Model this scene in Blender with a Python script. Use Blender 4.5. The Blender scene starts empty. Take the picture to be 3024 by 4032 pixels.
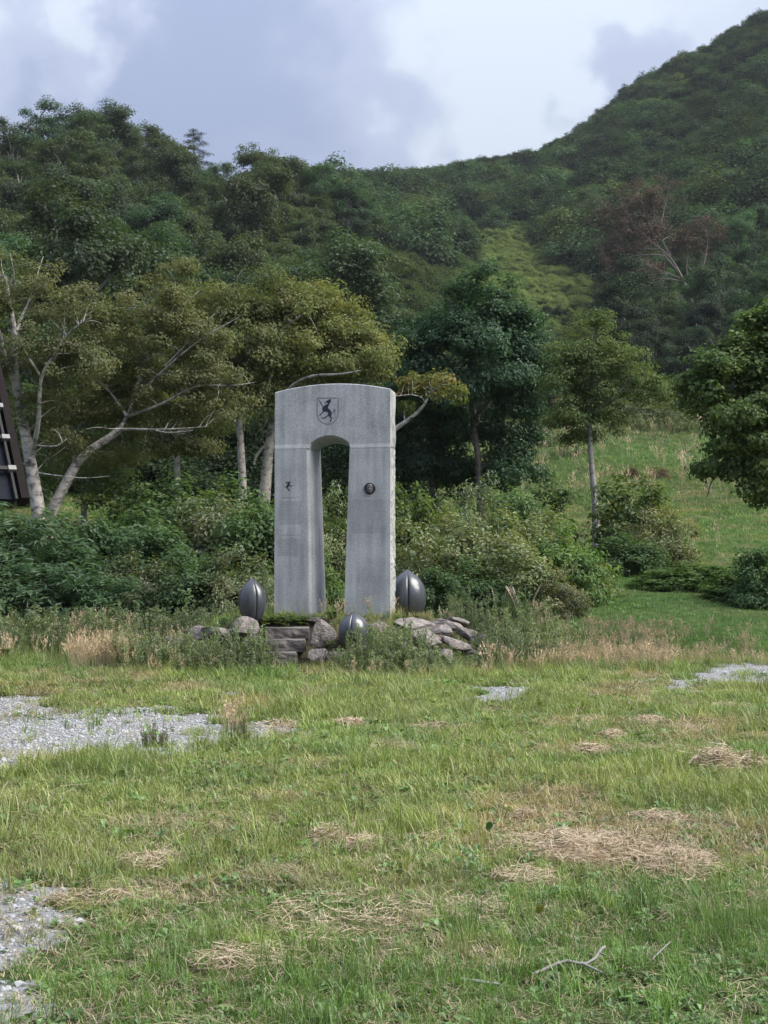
import bpy, math, random
import numpy as np
from mathutils import Vector, geometry

R = math.radians
SC = bpy.context.scene
COL = SC.collection
rng = np.random.default_rng(7)
random.seed(7)

# ------------------------------------------------------------------ camera
F = 5600.0                      # focal length in pixels of the 3024 x 4032 photograph
CH = 1.6                        # eye height
PITCH = math.atan(214.0 / F)
cam_d = bpy.data.cameras.new('camera')
cam = bpy.data.objects.new('camera', cam_d)
COL.objects.link(cam)
cam.location = (0, 0, CH)
cam.rotation_euler = (R(90) + PITCH, 0, 0)
cam_d.sensor_fit = 'VERTICAL'
cam_d.sensor_height = 36.0
cam_d.lens = 36.0 * F / 4032.0
cam_d.clip_start = 0.1
cam_d.clip_end = 5000
SC.camera = cam

# ------------------------------------------------------------------ light
EXPOSURE = 2.32
SKY_GAIN = 0.200
HAZE = 0.00010
SUN_DIR = Vector((0.66, -0.16, 0.74)).normalized()      # towards the sun
SC.view_settings.view_transform = 'Standard'
SC.view_settings.look = 'None'
SC.view_settings.exposure = EXPOSURE
SC.view_settings.gamma = 1.0
SC.view_settings.use_curve_mapping = False
SC.render.engine = 'CYCLES'
SC.cycles.use_denoising = True
SC.cycles.max_bounces = 6
SC.cycles.diffuse_bounces = 3
SC.cycles.glossy_bounces = 2
SC.cycles.transmission_bounces = 4
SC.cycles.volume_bounces = 0
SC.cycles.use_adaptive_sampling = True

sun_d = bpy.data.lights.new('sun', 'SUN')
sun_d.energy = 1.5
sun_d.angle = R(48)
sun_d.color = (1.0, 0.95, 0.86)
sun = bpy.data.objects.new('sun', sun_d)
COL.objects.link(sun)
sun.rotation_euler = (-SUN_DIR).to_track_quat('-Z', 'Y').to_euler()


def ray(sx, sy):
    a, b = (sx - 1512.0) / F, (2016.0 - sy) / F
    c, s = math.cos(PITCH), math.sin(PITCH)
    return Vector((a, c - b * s, s + b * c))


def pt(sx, sy, Y):
    v = ray(sx, sy)
    k = Y / v.y
    return Vector((v.x * k, Y, CH + v.z * k))


def gp(sx, sy):
    v = ray(sx, sy)
    k = -CH / v.z
    return Vector((v.x * k, v.y * k, 0))


def ground_hit(sx, sy, y0=22.0, y1=400.0):
    """where the line of sight first meets the terrain"""
    v = ray(sx, sy)
    for y in np.arange(y0, y1, 0.4):
        if CH + v.z / v.y * y <= tz1(v.x / v.y * y, y):
            return y
    return y1


def nodes_of(tree):
    def N(kind, **kw):
        n = tree.nodes.new('ShaderNode' + kind)
        for k, v in kw.items():
            setattr(n, k, v)
        return n
    return N


def build_world():
    w = bpy.data.worlds.new('World')
    SC.world = w
    w.use_nodes = True
    t = w.node_tree
    t.nodes.clear()
    N = nodes_of(t)
    L = t.links.new
    out = N('OutputWorld')
    sky = N('TexSky')
    sky.sky_type = 'NISHITA'
    sky.sun_disc = False
    sky.sun_elevation = math.asin(SUN_DIR.z)
    sky.sun_rotation = math.atan2(SUN_DIR.x, SUN_DIR.y)
    bg1 = N('Background')
    bg1.inputs[1].default_value = 0.05
    L(sky.outputs[0], bg1.inputs[0])
    tc = N('TexCoord')
    sep = N('SeparateXYZ')
    L(tc.outputs['Generated'], sep.inputs[0])

    def M(op, a, b=None, c=None, clamp=False):
        n = N('Math', operation=op, use_clamp=clamp)
        for i, v in enumerate((a, b, c)):
            if v is None:
                continue
            if isinstance(v, (int, float)):
                n.inputs[i].default_value = v
            else:
                L(v, n.inputs[i])
        return n.outputs[0]
    zc = M('MAXIMUM', sep.outputs[2], 0.0)
    den = M('ADD', zc, 0.22)
    comb = N('CombineXYZ')
    L(M('DIVIDE', sep.outputs[0], den), comb.inputs[0])
    L(M('DIVIDE', sep.outputs[1], den), comb.inputs[1])
    nz = N('TexNoise')
    nz.inputs['Scale'].default_value = 1.9
    nz.inputs['Detail'].default_value = 7
    nz.inputs['Roughness'].default_value = 0.52
    nz.inputs['Distortion'].default_value = 0.35
    L(comb.outputs[0], nz.inputs['Vector'])
    nw = N('TexNoise')
    nw.inputs['Scale'].default_value = 26.0
    nw.inputs['Detail'].default_value = 4
    L(tc.outputs['Generated'], nw.inputs['Vector'])
    wob = N('VectorMath', operation='MULTIPLY_ADD')
    L(nw.outputs['Color'], wob.inputs[0])
    wob.inputs[1].default_value = (0.13, 0.13, 0.13)
    L(tc.outputs['Generated'], wob.inputs[2])
    off = N('VectorMath', operation='SUBTRACT')
    L(wob.outputs[0], off.inputs[0])
    off.inputs[1].default_value = (0.065, 0.065, 0.065)
    val = M('MULTIPLY_ADD', M('SUBTRACT', nz.outputs['Fac'], 0.5), 0.85, 0.33)
    # bright thin places and thick grey banks of the cloud deck, where the photograph has them
    for sx, sy, rad, amp in ((2420, 20, 7.0, 0.30), (1950, 40, 5.2, 0.20), (2100, 240, 3.4, 0.20), (60, -60, 3.4, 0.6),
                             (330, 40, 1.3, 0.3), (2700, -200, 9, 0.22), (2010, 330, 1.6, 0.22),
                             (2290, 330, 2.0, -0.32), (2480, 430, 2.2, -0.30), (850, 120, 5.5, -0.16), (600, 500, 7, -0.12), (200, 260, 2.5, -0.2)):
        d = ray(sx, sy).normalized()
        dt = N('VectorMath', operation='DOT_PRODUCT')
        nm = N('VectorMath', operation='NORMALIZE')
        L(off.outputs[0], nm.inputs[0])
        L(nm.outputs[0], dt.inputs[0])
        dt.inputs[1].default_value = d
        mr = N('MapRange', interpolation_type='SMOOTHSTEP')
        L(dt.outputs['Value'], mr.inputs[0])
        mr.inputs[1].default_value = math.cos(R(rad * 1.7))
        mr.inputs[2].default_value = math.cos(R(rad * 0.1))
        mr.inputs[3].default_value = 0.0
        mr.inputs[4].default_value = amp
        val = M('ADD', val, mr.outputs[0])
    ramp = N('ValToRGB')
    cr = ramp.color_ramp
    cr.interpolation = 'EASE'
    cr.elements[0].position = 0.0
    cr.elements[0].color = (0.37, 0.44, 0.635, 1)
    cr.elements[1].position = 1.0
    cr.elements[1].color = (0.72, 0.80, 0.92, 1)
    e = cr.elements.new(0.45)
    e.color = (0.50, 0.565, 0.745, 1)
    L(val, ramp.inputs[0])
    # overcast luminance rises towards the zenith
    lum = M('MULTIPLY_ADD', zc, 1.7, 0.52)
    lum = M('MULTIPLY', lum, SKY_GAIN)
    bg2 = N('Background')
    L(ramp.outputs[0], bg2.inputs[0])
    L(lum, bg2.inputs[1])
    add = N('AddShader')
    L(bg1.outputs[0], add.inputs[0])
    mix = N('MixShader')
    mix.inputs[0].default_value = 0.95
    L(bg1.outputs[0], mix.inputs[1])
    L(bg2.outputs[0], mix.inputs[2])
    t.nodes.remove(add)
    L(mix.outputs[0], out.inputs[0])


build_world()

# ------------------------------------------------------------------ helpers


def tag(o, label=None, cat=None, group=None, kind=None):
    if label:
        o['label'] = label
    if cat:
        o['category'] = cat
    if group:
        o['group'] = group
    if kind:
        o['kind'] = kind
    return o


def link(name, data, parent=None, loc=(0, 0, 0), rot=(0, 0, 0), scale=(1, 1, 1)):
    o = bpy.data.objects.new(name, data)
    COL.objects.link(o)
    o.parent = parent
    o.location = loc
    o.rotation_euler = rot
    o.scale = scale
    return o


def empty(name, loc, label, cat, group=None, rot=(0, 0, 0), scale=(1, 1, 1)):
    o = link(name, None, None, loc, rot, scale)
    o.empty_display_size = 0.2
    return tag(o, label, cat, group)


def mesh(name, verts, faces, mat=None, smooth=False, attrs=None):
    """verts (n,3); faces: an (m,k) array or a list of tuples."""
    m = bpy.data.meshes.new(name)
    verts = np.asarray(verts, dtype=np.float32)
    if isinstance(faces, np.ndarray):
        k = faces.shape[1]
        m.vertices.add(len(verts))
        m.vertices.foreach_set('co', verts.ravel())
        m.loops.add(faces.size)
        m.loops.foreach_set('vertex_index', faces.astype(np.int32).ravel())
        m.polygons.add(len(faces))
        m.polygons.foreach_set('loop_start', np.arange(0, faces.size, k, dtype=np.int32))
        m.update(calc_edges=True)
    else:
        m.from_pydata([tuple(map(float, v)) for v in verts], [], [tuple(int(i) for i in f) for f in faces])
        m.update()
    m.polygons.foreach_set('use_smooth', np.full(len(m.polygons), smooth, dtype=bool))
    for k, a in (attrs or {}).items():
        a = np.asarray(a, dtype=np.float32)
        if a.ndim == 1:
            at = m.attributes.new(k, 'FLOAT', 'POINT')
            at.data.foreach_set('value', a)
        else:
            at = m.attributes.new(k, 'FLOAT_COLOR', 'POINT')
            at.data.foreach_set('color', np.c_[a, np.ones(len(a), np.float32)].astype(np.float32).ravel())
    if mat:
        m.materials.append(mat)
    return m


_lat = np.random.default_rng(99).random((256, 256)).astype(np.float64)


def vnoise(x, y, s=1.0, seed=0):
    x = np.asarray(x, float) * s + seed * 17.31
    y = np.asarray(y, float) * s + seed * 7.77
    xi, yi = np.floor(x).astype(int), np.floor(y).astype(int)
    fx, fy = x - xi, y - yi
    fx, fy = fx * fx * (3 - 2 * fx), fy * fy * (3 - 2 * fy)
    a = _lat[xi % 256, yi % 256]
    b = _lat[(xi + 1) % 256, yi % 256]
    c = _lat[xi % 256, (yi + 1) % 256]
    d = _lat[(xi + 1) % 256, (yi + 1) % 256]
    return (a * (1 - fx) + b * fx) * (1 - fy) + (c * (1 - fx) + d * fx) * fy


def fbm(x, y, s=1.0, seed=0, o=4):
    t, amp, tot = 0.0, 1.0, 0.0
    for i in range(o):
        t = t + amp * vnoise(x, y, s * 2 ** i, seed + i)
        tot += amp
        amp *= 0.5
    return t / tot


def sstep(a, b, x):
    t = np.clip((np.asarray(x, float) - a) / (b - a), 0, 1)
    return t * t * (3 - 2 * t)


# ------------------------------------------------------------------ materials
def new_mat(name):
    m = bpy.data.materials.new(name)
    m.use_nodes = True
    t = m.node_tree
    t.nodes.clear()
    N = nodes_of(t)
    out = N('OutputMaterial')
    return m, t, N, t.links.new, out


def ramp_node(N, stops):
    r = N('ValToRGB')
    cr = r.color_ramp
    cr.elements[0].position, cr.elements[0].color = stops[0][0], (*stops[0][1], 1)
    cr.elements[1].position, cr.elements[1].color = stops[-1][0], (*stops[-1][1], 1)
    for p, c in stops[1:-1]:
        e = cr.elements.new(p)
        e.color = (*c, 1)
    return r


def leaf_mat(name, cols, trans=0.42, gloss=0.018, rough=0.5, objtint=True):
    """two-sided leaf: diffuse + translucent + a thin waxy gloss; colour from the leaf's own 'v' value and the object's tint"""
    m, t, N, L, out = new_mat(name)
    at = N('Attribute', attribute_name='v')
    r = ramp_node(N, [(i / (len(cols) - 1), c) for i, c in enumerate(cols)])
    L(at.outputs['Fac'], r.inputs[0])
    col = r.outputs[0]
    if objtint:
        oi = N('ObjectInfo')
        mx = N('Mix', data_type='RGBA', blend_type='MULTIPLY')
        mx.inputs[0].default_value = 1.0
        L(col, mx.inputs[6])
        L(oi.outputs['Color'], mx.inputs[7])
        col = mx.outputs[2]
    return finish_leaf(m, t, N, L, out, col, trans, gloss, rough)


def finish_leaf(m, t, N, L, out, col, trans, gloss, rough):
    d = N('BsdfDiffuse')
    L(col, d.inputs[0])
    tr = N('BsdfTranslucent')
    br = N('Mix', data_type='RGBA', blend_type='MULTIPLY')
    br.inputs[0].default_value = 1.0
    L(col, br.inputs[6])
    br.inputs[7].default_value = (1.25, 1.3, 0.7, 1)
    L(br.outputs[2], tr.inputs[0])
    m1 = N('MixShader')
    m1.inputs[0].default_value = trans
    L(d.outputs[0], m1.inputs[1])
    L(tr.outputs[0], m1.inputs[2])
    g = N('BsdfGlossy')
    g.inputs['Roughness'].default_value = rough
    g.inputs[0].default_value = (0.85, 0.9, 0.9, 1)
    m2 = N('MixShader')
    m2.inputs[0].default_value = gloss
    L(m1.outputs[0], m2.inputs[1])
    L(g.outputs[0], m2.inputs[2])
    L(m2.outputs[0], out.inputs[0])
    return m


def tint_mat(name, trans=0.3, gloss=0.05, rough=0.5, tip=(1.25, 1.15, 0.9)):
    """blade material for scattered grass: colour comes from each instance's own tint, tips a little drier"""
    m, t, N, L, out = new_mat(name)
    at = N('Attribute', attribute_name='tint', attribute_type='INSTANCER')
    hv = N('Attribute', attribute_name='v')
    tipc = N('Mix', data_type='RGBA', blend_type='MIX')
    L(hv.outputs['Fac'], tipc.inputs[0])
    tipc.inputs[6].default_value = (0.86, 0.9, 0.9, 1)
    tipc.inputs[7].default_value = (*tip, 1)
    mx = N('Mix', data_type='RGBA', blend_type='MULTIPLY')
    mx.inputs[0].default_value = 1.0
    L(at.outputs['Color'], mx.inputs[6])
    L(tipc.outputs[2], mx.inputs[7])
    return finish_leaf(m, t, N, L, out, mx.outputs[2], trans, gloss, rough)


def noisy_mat(name, stops, scale=5, detail=6, rough=0.85, bump=0.3, bscale=40, spec=0.3, stretch=(1, 1, 1), objtint=False, dist=0.01):
    m, t, N, L, out = new_mat(name)
    p = N('BsdfPrincipled')
    p.inputs['Roughness'].default_value = rough
    p.inputs['Specular IOR Level'].default_value = spec
    tc = N('TexCoord')
    mp = N('Mapping')
    mp.inputs['Scale'].default_value = stretch
    L(tc.outputs['Object'], mp.inputs[0])
    nz = N('TexNoise')
    nz.inputs['Scale'].default_value = scale
    nz.inputs['Detail'].default_value = detail
    nz.inputs['Roughness'].default_value = 0.62
    L(mp.outputs[0], nz.inputs['Vector'])
    r = ramp_node(N, stops)
    L(nz.outputs['Fac'], r.inputs[0])
    col = r.outputs[0]
    if objtint:
        oi = N('ObjectInfo')
        mx = N('Mix', data_type='RGBA', blend_type='MULTIPLY')
        mx.inputs[0].default_value = 1.0
        L(col, mx.inputs[6])
        L(oi.outputs['Color'], mx.inputs[7])
        col = mx.outputs[2]
    L(col, p.inputs['Base Color'])
    n2 = N('TexNoise')
    n2.inputs['Scale'].default_value = bscale
    n2.inputs['Detail'].default_value = 5
    L(mp.outputs[0], n2.inputs['Vector'])
    b = N('Bump')
    b.inputs['Strength'].default_value = bump
    b.inputs['Distance'].default_value = dist
    L(n2.outputs['Fac'], b.inputs['Height'])
    L(b.outputs[0], p.inputs['Normal'])
    L(p.outputs[0], out.inputs[0])
    return m


def granite_mat(name, lo, hi, warm=0.0):
    m, t, N, L, out = new_mat(name)
    p = N('BsdfPrincipled')
    p.inputs['Roughness'].default_value = 0.72
    p.inputs['Specular IOR Level'].default_value = 0.35
    tc = N('TexCoord')
    big = N('TexNoise')
    big.inputs['Scale'].default_value = 2.2
    big.inputs['Detail'].default_value = 6
    L(tc.outputs['Object'], big.inputs['Vector'])
    st = N('Mapping')
    st.inputs['Scale'].default_value = (9, 9, 0.8)
    L(tc.outputs['Object'], st.inputs[0])
    streak = N('TexNoise')
    streak.inputs['Scale'].default_value = 1.0
    streak.inputs['Detail'].default_value = 5
    L(st.outputs[0], streak.inputs['Vector'])
    fine = N('TexNoise')
    fine.inputs['Scale'].default_value = 46
    fine.inputs['Detail'].default_value = 4
    fine.inputs['Roughness'].default_value = 0.75
    L(tc.outputs['Object'], fine.inputs['Vector'])
    vor = N('TexVoronoi')
    vor.inputs['Scale'].default_value = 95
    L(tc.outputs['Object'], vor.inputs['Vector'])

    def M(op, a, b):
        n = N('Math', operation=op)
        for i, v in enumerate((a, b)):
            if isinstance(v, (int, float)):
                n.inputs[i].default_value = v
            else:
                L(v, n.inputs[i])
        return n.outputs[0]
    s = M('MULTIPLY', big.outputs['Fac'], 0.38)
    s = M('ADD', s, M('MULTIPLY', streak.outputs['Fac'], 0.44))
    s = M('ADD', s, M('MULTIPLY', fine.outputs['Fac'], 0.62))
    s = M('ADD', s, M('MULTIPLY', vor.outputs['Color'], 0.16))
    s = M('SUBTRACT', s, 0.33)
    r = ramp_node(N, [(0.28, lo), (0.5, tuple((a + b) / 2 for a, b in zip(lo, hi))), (0.72, hi)])
    L(s, r.inputs[0])
    L(r.outputs[0], p.inputs['Base Color'])
    b = N('Bump')
    b.inputs['Strength'].default_value = 0.25
    b.inputs['Distance'].default_value = 0.004
    L(fine.outputs['Fac'], b.inputs['Height'])
    L(b.outputs[0], p.inputs['Normal'])
    L(p.outputs[0], out.inputs[0])
    return m


def birch_mat(name, light=(0.46, 0.43, 0.39), dark=(0.045, 0.038, 0.034), thr=0.52):
    m, t, N, L, out = new_mat(name)
    p = N('BsdfPrincipled')
    p.inputs['Roughness'].default_value = 0.8
    tc = N('TexCoord')
    mp = N('Mapping')
    mp.inputs['Scale'].default_value = (3.6, 3.6, 5.0)
    L(tc.outputs['Object'], mp.inputs[0])
    n1 = N('TexNoise')
    n1.inputs['Scale'].default_value = 1.4
    n1.inputs['Detail'].default_value = 6
    n1.inputs['Roughness'].default_value = 0.65
    L(mp.outputs[0], n1.inputs['Vector'])
    mid = tuple((a * 0.75 + b * 0.25) for a, b in zip(light, dark))
    r = ramp_node(N, [(thr - 0.15, dark), (thr, mid), (thr + 0.12, light)])
    L(n1.outputs['Fac'], r.inputs[0])
    L(r.outputs[0], p.inputs['Base Color'])
    b = N('Bump')
    b.inputs['Strength'].default_value = 0.5
    b.inputs['Distance'].default_value = 0.02
    L(n1.outputs['Fac'], b.inputs['Height'])
    L(b.outputs[0], p.inputs['Normal'])
    L(p.outputs[0], out.inputs[0])
    return m


def plain_mat(name, col, rough=0.6, spec=0.4, metal=0.0, var=0.25, scale=12):
    lo = tuple(c * (1 - var) for c in col)
    hi = tuple(min(1, c * (1 + var)) for c in col)
    m = noisy_mat(name, [(0.3, lo), (0.7, hi)], scale=scale, rough=rough, bump=0.1, spec=spec)
    m.node_tree.nodes['Principled BSDF'].inputs['Metallic'].default_value = metal
    return m


def polished_mat(name):
    m, t, N, L, out = new_mat(name)
    p = N('BsdfPrincipled')
    p.inputs['Roughness'].default_value = 0.30
    p.inputs['Specular IOR Level'].default_value = 0.75
    p.inputs['Coat Weight'].default_value = 0.12
    p.inputs['Coat Roughness'].default_value = 0.05
    tc = N('TexCoord')
    f = N('TexNoise')
    f.inputs['Scale'].default_value = 70
    f.inputs['Detail'].default_value = 5
    f.inputs['Roughness'].default_value = 0.8
    L(tc.outputs['Object'], f.inputs['Vector'])
    r = ramp_node(N, [(0.35, (0.014, 0.017, 0.022)), (0.7, (0.085, 0.092, 0.105))])
    L(f.outputs['Fac'], r.inputs[0])
    L(r.outputs[0], p.inputs['Base Color'])
    L(p.outputs[0], out.inputs[0])
    return m


def ground_mat():
    m, t, N, L, out = new_mat('ground_soil_and_turf')
    p = N('BsdfPrincipled')
    p.inputs['Roughness'].default_value = 0.95
    p.inputs['Specular IOR Level'].default_value = 0.1
    at = N('Attribute', attribute_name='tint')
    tc = N('TexCoord')
    n1 = N('TexNoise')
    n1.inputs['Scale'].default_value = 7
    n1.inputs['Detail'].default_value = 8
    n1.inputs['Roughness'].default_value = 0.7
    L(tc.outputs['Object'], n1.inputs['Vector'])
    r = ramp_node(N, [(0.3, (0.55, 0.5, 0.5)), (0.7, (1.25, 1.25, 1.2))])
    L(n1.outputs['Fac'], r.inputs[0])
    mx = N('Mix', data_type='RGBA', blend_type='MULTIPLY')
    mx.inputs[0].default_value = 1.0
    L(at.outputs['Color'], mx.inputs[6])
    L(r.outputs[0], mx.inputs[7])
    L(mx.outputs[2], p.inputs['Base Color'])
    b = N('Bump')
    b.inputs['Strength'].default_value = 0.6
    b.inputs['Distance'].default_value = 0.05
    L(n1.outputs['Fac'], b.inputs['Height'])
    L(b.outputs[0], p.inputs['Normal'])
    L(p.outputs[0], out.inputs[0])
    return m


# ------------------------------------------------------------------ terrain
T_SX = np.array([-1800, -600, 0, 600, 1100, 1300, 1500, 1700, 1900, 2100, 2300, 2500, 2700, 3024, 3600, 5000], float)
T_Y = np.array([24, 30, 40, 60, 80, 100, 120, 150, 200, 260, 320, 400, 500, 560, 760], float)
# photograph row at which the bare ground would be seen, per azimuth and distance
T_SY = {
    -1800: [2610, 2440, 2260, 1880, 1600, 1380, 1200, 940, 600, 520, 520, 560, 600, 640, 800],
    -600: [2610, 2440, 2260, 1880, 1620, 1420, 1240, 1000, 640, 560, 560, 600, 640, 680, 800],
    0: [2610, 2440, 2270, 1900, 1640, 1450, 1280, 1030, 690, 640, 660, 700, 740, 780, 900],
    600: [2610, 2440, 2280, 1930, 1680, 1500, 1330, 1090, 780, 750, 760, 780, 800, 840, 900],
    1100: [2610, 2440, 2290, 1950, 1720, 1560, 1400, 1170, 880, 850, 820, 800, 760, 800, 900],
    1300: [2610, 2440, 2300, 1960, 1750, 1610, 1460, 1250, 970, 920, 860, 780, 725, 770, 900],
    1500: [2610, 2440, 2300, 1980, 1790, 1670, 1540, 1360, 1080, 1000, 910, 800, 700, 750, 900],
    1700: [2610, 2430, 2300, 2000, 1830, 1720, 1610, 1450, 1190, 1060, 940, 805, 676, 720, 880],
    1900: [2610, 2425, 2280, 2020, 1850, 1740, 1640, 1500, 1260, 1080, 950, 800, 645, 690, 860],
    2100: [2610, 2420, 2250, 2020, 1850, 1720, 1630, 1520, 1300, 1090, 945, 780, 605, 660, 840],
    2300: [2610, 2410, 2220, 2010, 1820, 1690, 1610, 1510, 1330, 1090, 910, 710, 512, 560, 760],
    2500: [2610, 2410, 2220, 2000, 1815, 1685, 1610, 1520, 1350, 1080, 860, 600, 322, 380, 600],
    2700: [2610, 2410, 2220, 2000, 1815, 1685, 1610, 1520, 1350, 1060, 810, 520, 222, 280, 500],
    3024: [2610, 2410, 2220, 2000, 1810, 1680, 1600, 1490, 1290, 1000, 730, 390, 48, 80, 300],
    3600: [2610, 2410, 2220, 1990, 1790, 1650, 1560, 1430, 1180, 880, 600, 220, -150, -160, 100],
    5000: [2610, 2410, 2220, 1980, 1770, 1600, 1500, 1340, 1050, 750, 450, 60, -400, -450, -200],
}
_TZ = np.array([[CH + (2230 - T_SY[int(s)][j]) / F * T_Y[j] for j in range(len(T_Y))] for s in T_SX])
_TU = (T_SX - 1512) / F
# fine resample + blur for rounded slopes
_ug = np.linspace(_TU[0], _TU[-1], 260)
_lg = np.linspace(math.log(24), math.log(760), 300)
_tmp = np.array([np.interp(_lg, np.log(T_Y), row) for row in _TZ])
_G = np.array([np.interp(_ug, _TU, _tmp[:, j]) for j in range(len(_lg))]).T
_G[:, 0] = 0


def _blur(a, n, axis):
    k = np.hanning(2 * n + 3)[1:-1]
    k /= k.sum()
    pad = [(0, 0), (0, 0)]
    pad[axis] = (n, n)
    p = np.pad(a, pad, mode='edge')
    return np.apply_along_axis(lambda v: np.convolve(v, k, 'valid'), axis, p)


_G = _blur(_blur(_G, 3, 0), 5, 1)
MC = (-0.88, 24.35)            # centre of the rock mound


def mound(x, y):
    dx = (np.asarray(x, float) - MC[0])
    dx = np.where(dx < 0, dx / 3.15, dx / 2.75)
    dy = (np.asarray(y, float) - MC[1])
    dy = np.where(dy < 0, dy / 2.5, dy / 2.3)
    r = np.sqrt(dx * dx + dy * dy) * (1 + 0.12 * (vnoise(x, y, 0.9, 5) - 0.5))
    h = 0.76 * sstep(1.0, 0.52, r)
    x, y = np.asarray(x, float), np.asarray(y, float)
    stair = np.where(y < 22.55, -0.06, np.where(y < 22.95, 0.16, np.where(y < 23.2, 0.34, 0.50 + (y - 23.2) * 1.0)))
    return np.where((x > -2.1) & (x < -0.98), np.minimum(h, np.maximum(stair, -0.06)), h)


def tz(x, y, with_mound=True):
    x = np.asarray(x, float)
    y = np.asarray(y, float)
    yy = np.clip(y, 24, 755)
    u = np.clip(x / yy, _ug[0], _ug[-1] - 1e-6)
    fi = (u - _ug[0]) / (_ug[1] - _ug[0])
    fj = (np.log(yy) - _lg[0]) / (_lg[1] - _lg[0])
    i = np.clip(fi.astype(int), 0, len(_ug) - 2)
    j = np.clip(fj.astype(int), 0, len(_lg) - 2)
    a, b = fi - i, fj - j
    z = (_G[i, j] * (1 - a) + _G[i + 1, j] * a) * (1 - b) + (_G[i, j + 1] * (1 - a) + _G[i + 1, j + 1] * a) * b
    z = z * sstep(24, 27, y)
    z = z + (fbm(x, y, 0.05, 3, 3) - 0.5) * 0.05 * np.clip(y - 40, 0, 120) * 0.5
    if with_mound:
        z = np.maximum(z, mound(x, y))
    return z


def tz1(x, y):
    return float(tz(np.array([x]), np.array([y]))[0])


# ------------------------------------------------------------------ lawn colour map (real colour of the sward: green, yellowed, cut straw)
def inside(poly, x, y):
    x = np.asarray(x, float)
    y = np.asarray(y, float)
    c = np.zeros(x.shape, bool)
    n = len(poly)
    for i in range(n):
        x1, y1 = poly[i]
        x2, y2 = poly[(i + 1) % n]
        cond = ((y1 > y) != (y2 > y))
        xi = (x2 - x1) * (y - y1) / ((y2 - y1) if y2 != y1 else 1e-9) + x1
        c ^= cond & (x < xi)
    return c


def gpoly(pts):
    return [tuple(gp(a, b)[:2]) for a, b in pts]


GRAVEL = [
    gpoly([(-500, 2760), (0, 2755), (120, 2748), (215, 2765), (240, 2785), (330, 2782), (420, 2795), (560, 2790), (640, 2775), (700, 2800), (760, 2812),
           (860, 2830), (920, 2850), (1000, 2856), (1080, 2862), (1150, 2866), (1170, 2884), (1120, 2908), (1010, 2932), (880, 2940), (780, 2962), (680, 2992),
           (590, 3000), (540, 2975), (400, 2960), (250, 2985), (120, 3015), (0, 3045), (-500, 3080)]),
    gpoly([(-300, 3470), (0, 3480), (60, 3500), (150, 3560), (235, 3620), (200, 3700), (150, 3760), (70, 3800), (-300, 3830)]),
    gpoly([(-300, 3830), (60, 3820), (150, 3880), (250, 3910), (280, 3970), (200, 4060), (-300, 4100)]),
    gpoly([(1850, 2712), (2000, 2703), (2190, 2705), (2180, 2725), (2080, 2745), (2100, 2765), (1960, 2782), (1890, 2760), (1880, 2735)]),
    gpoly([(2500, 2728), (2640, 2690), (2760, 2640), (2880, 2610), (3024, 2618), (3300, 2640), (3300, 2705), (3024, 2703), (2850, 2700), (2700, 2720), (2580, 2737)]),
    gpoly([(800, 2765), (830, 2740), (900, 2720), (1000, 2703), (1010, 2720), (960, 2740), (880, 2768)]),
    gpoly([(1120, 2742), (1180, 2722), (1260, 2735), (1250, 2755), (1150, 2760)]),
    gpoly([(2330, 2700), (2480, 2678), (2600, 2668), (2610, 2682), (2420, 2704)]),
]
GRAVEL_KEEP = [1.0, 0.85, 0.42, 0.92, 0.9, 0.7, 0.45, 0.4]


def gravel_cover(x, y):
    k = np.clip(y / 12, 0.6, 1.6)
    wx = x + (fbm(x, y, 2.2, 11, 4) - 0.5) * 0.75 * k + (vnoise(x, y, 14, 13) - 0.5) * 0.16
    wy = y + (fbm(x, y, 2.2, 21, 4) - 0.5) * 1.1 * k + (vnoise(x, y, 14, 23) - 0.5) * 0.22
    c = np.zeros(np.shape(x))
    for p, k in zip(GRAVEL, GRAVEL_KEEP):
        c = np.maximum(c, inside(p, wx, wy) * k)
    return c


def lerp(a, b, t):
    return a + (b - a) * t[:, None]


C_GREEN = np.array([0.106, 0.205, 0.042])
C_YELL = np.array([0.205, 0.262, 0.074])
C_DRY = np.array([0.34, 0.265, 0.15])
C_DEEP = np.array([0.088, 0.178, 0.042])


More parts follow.
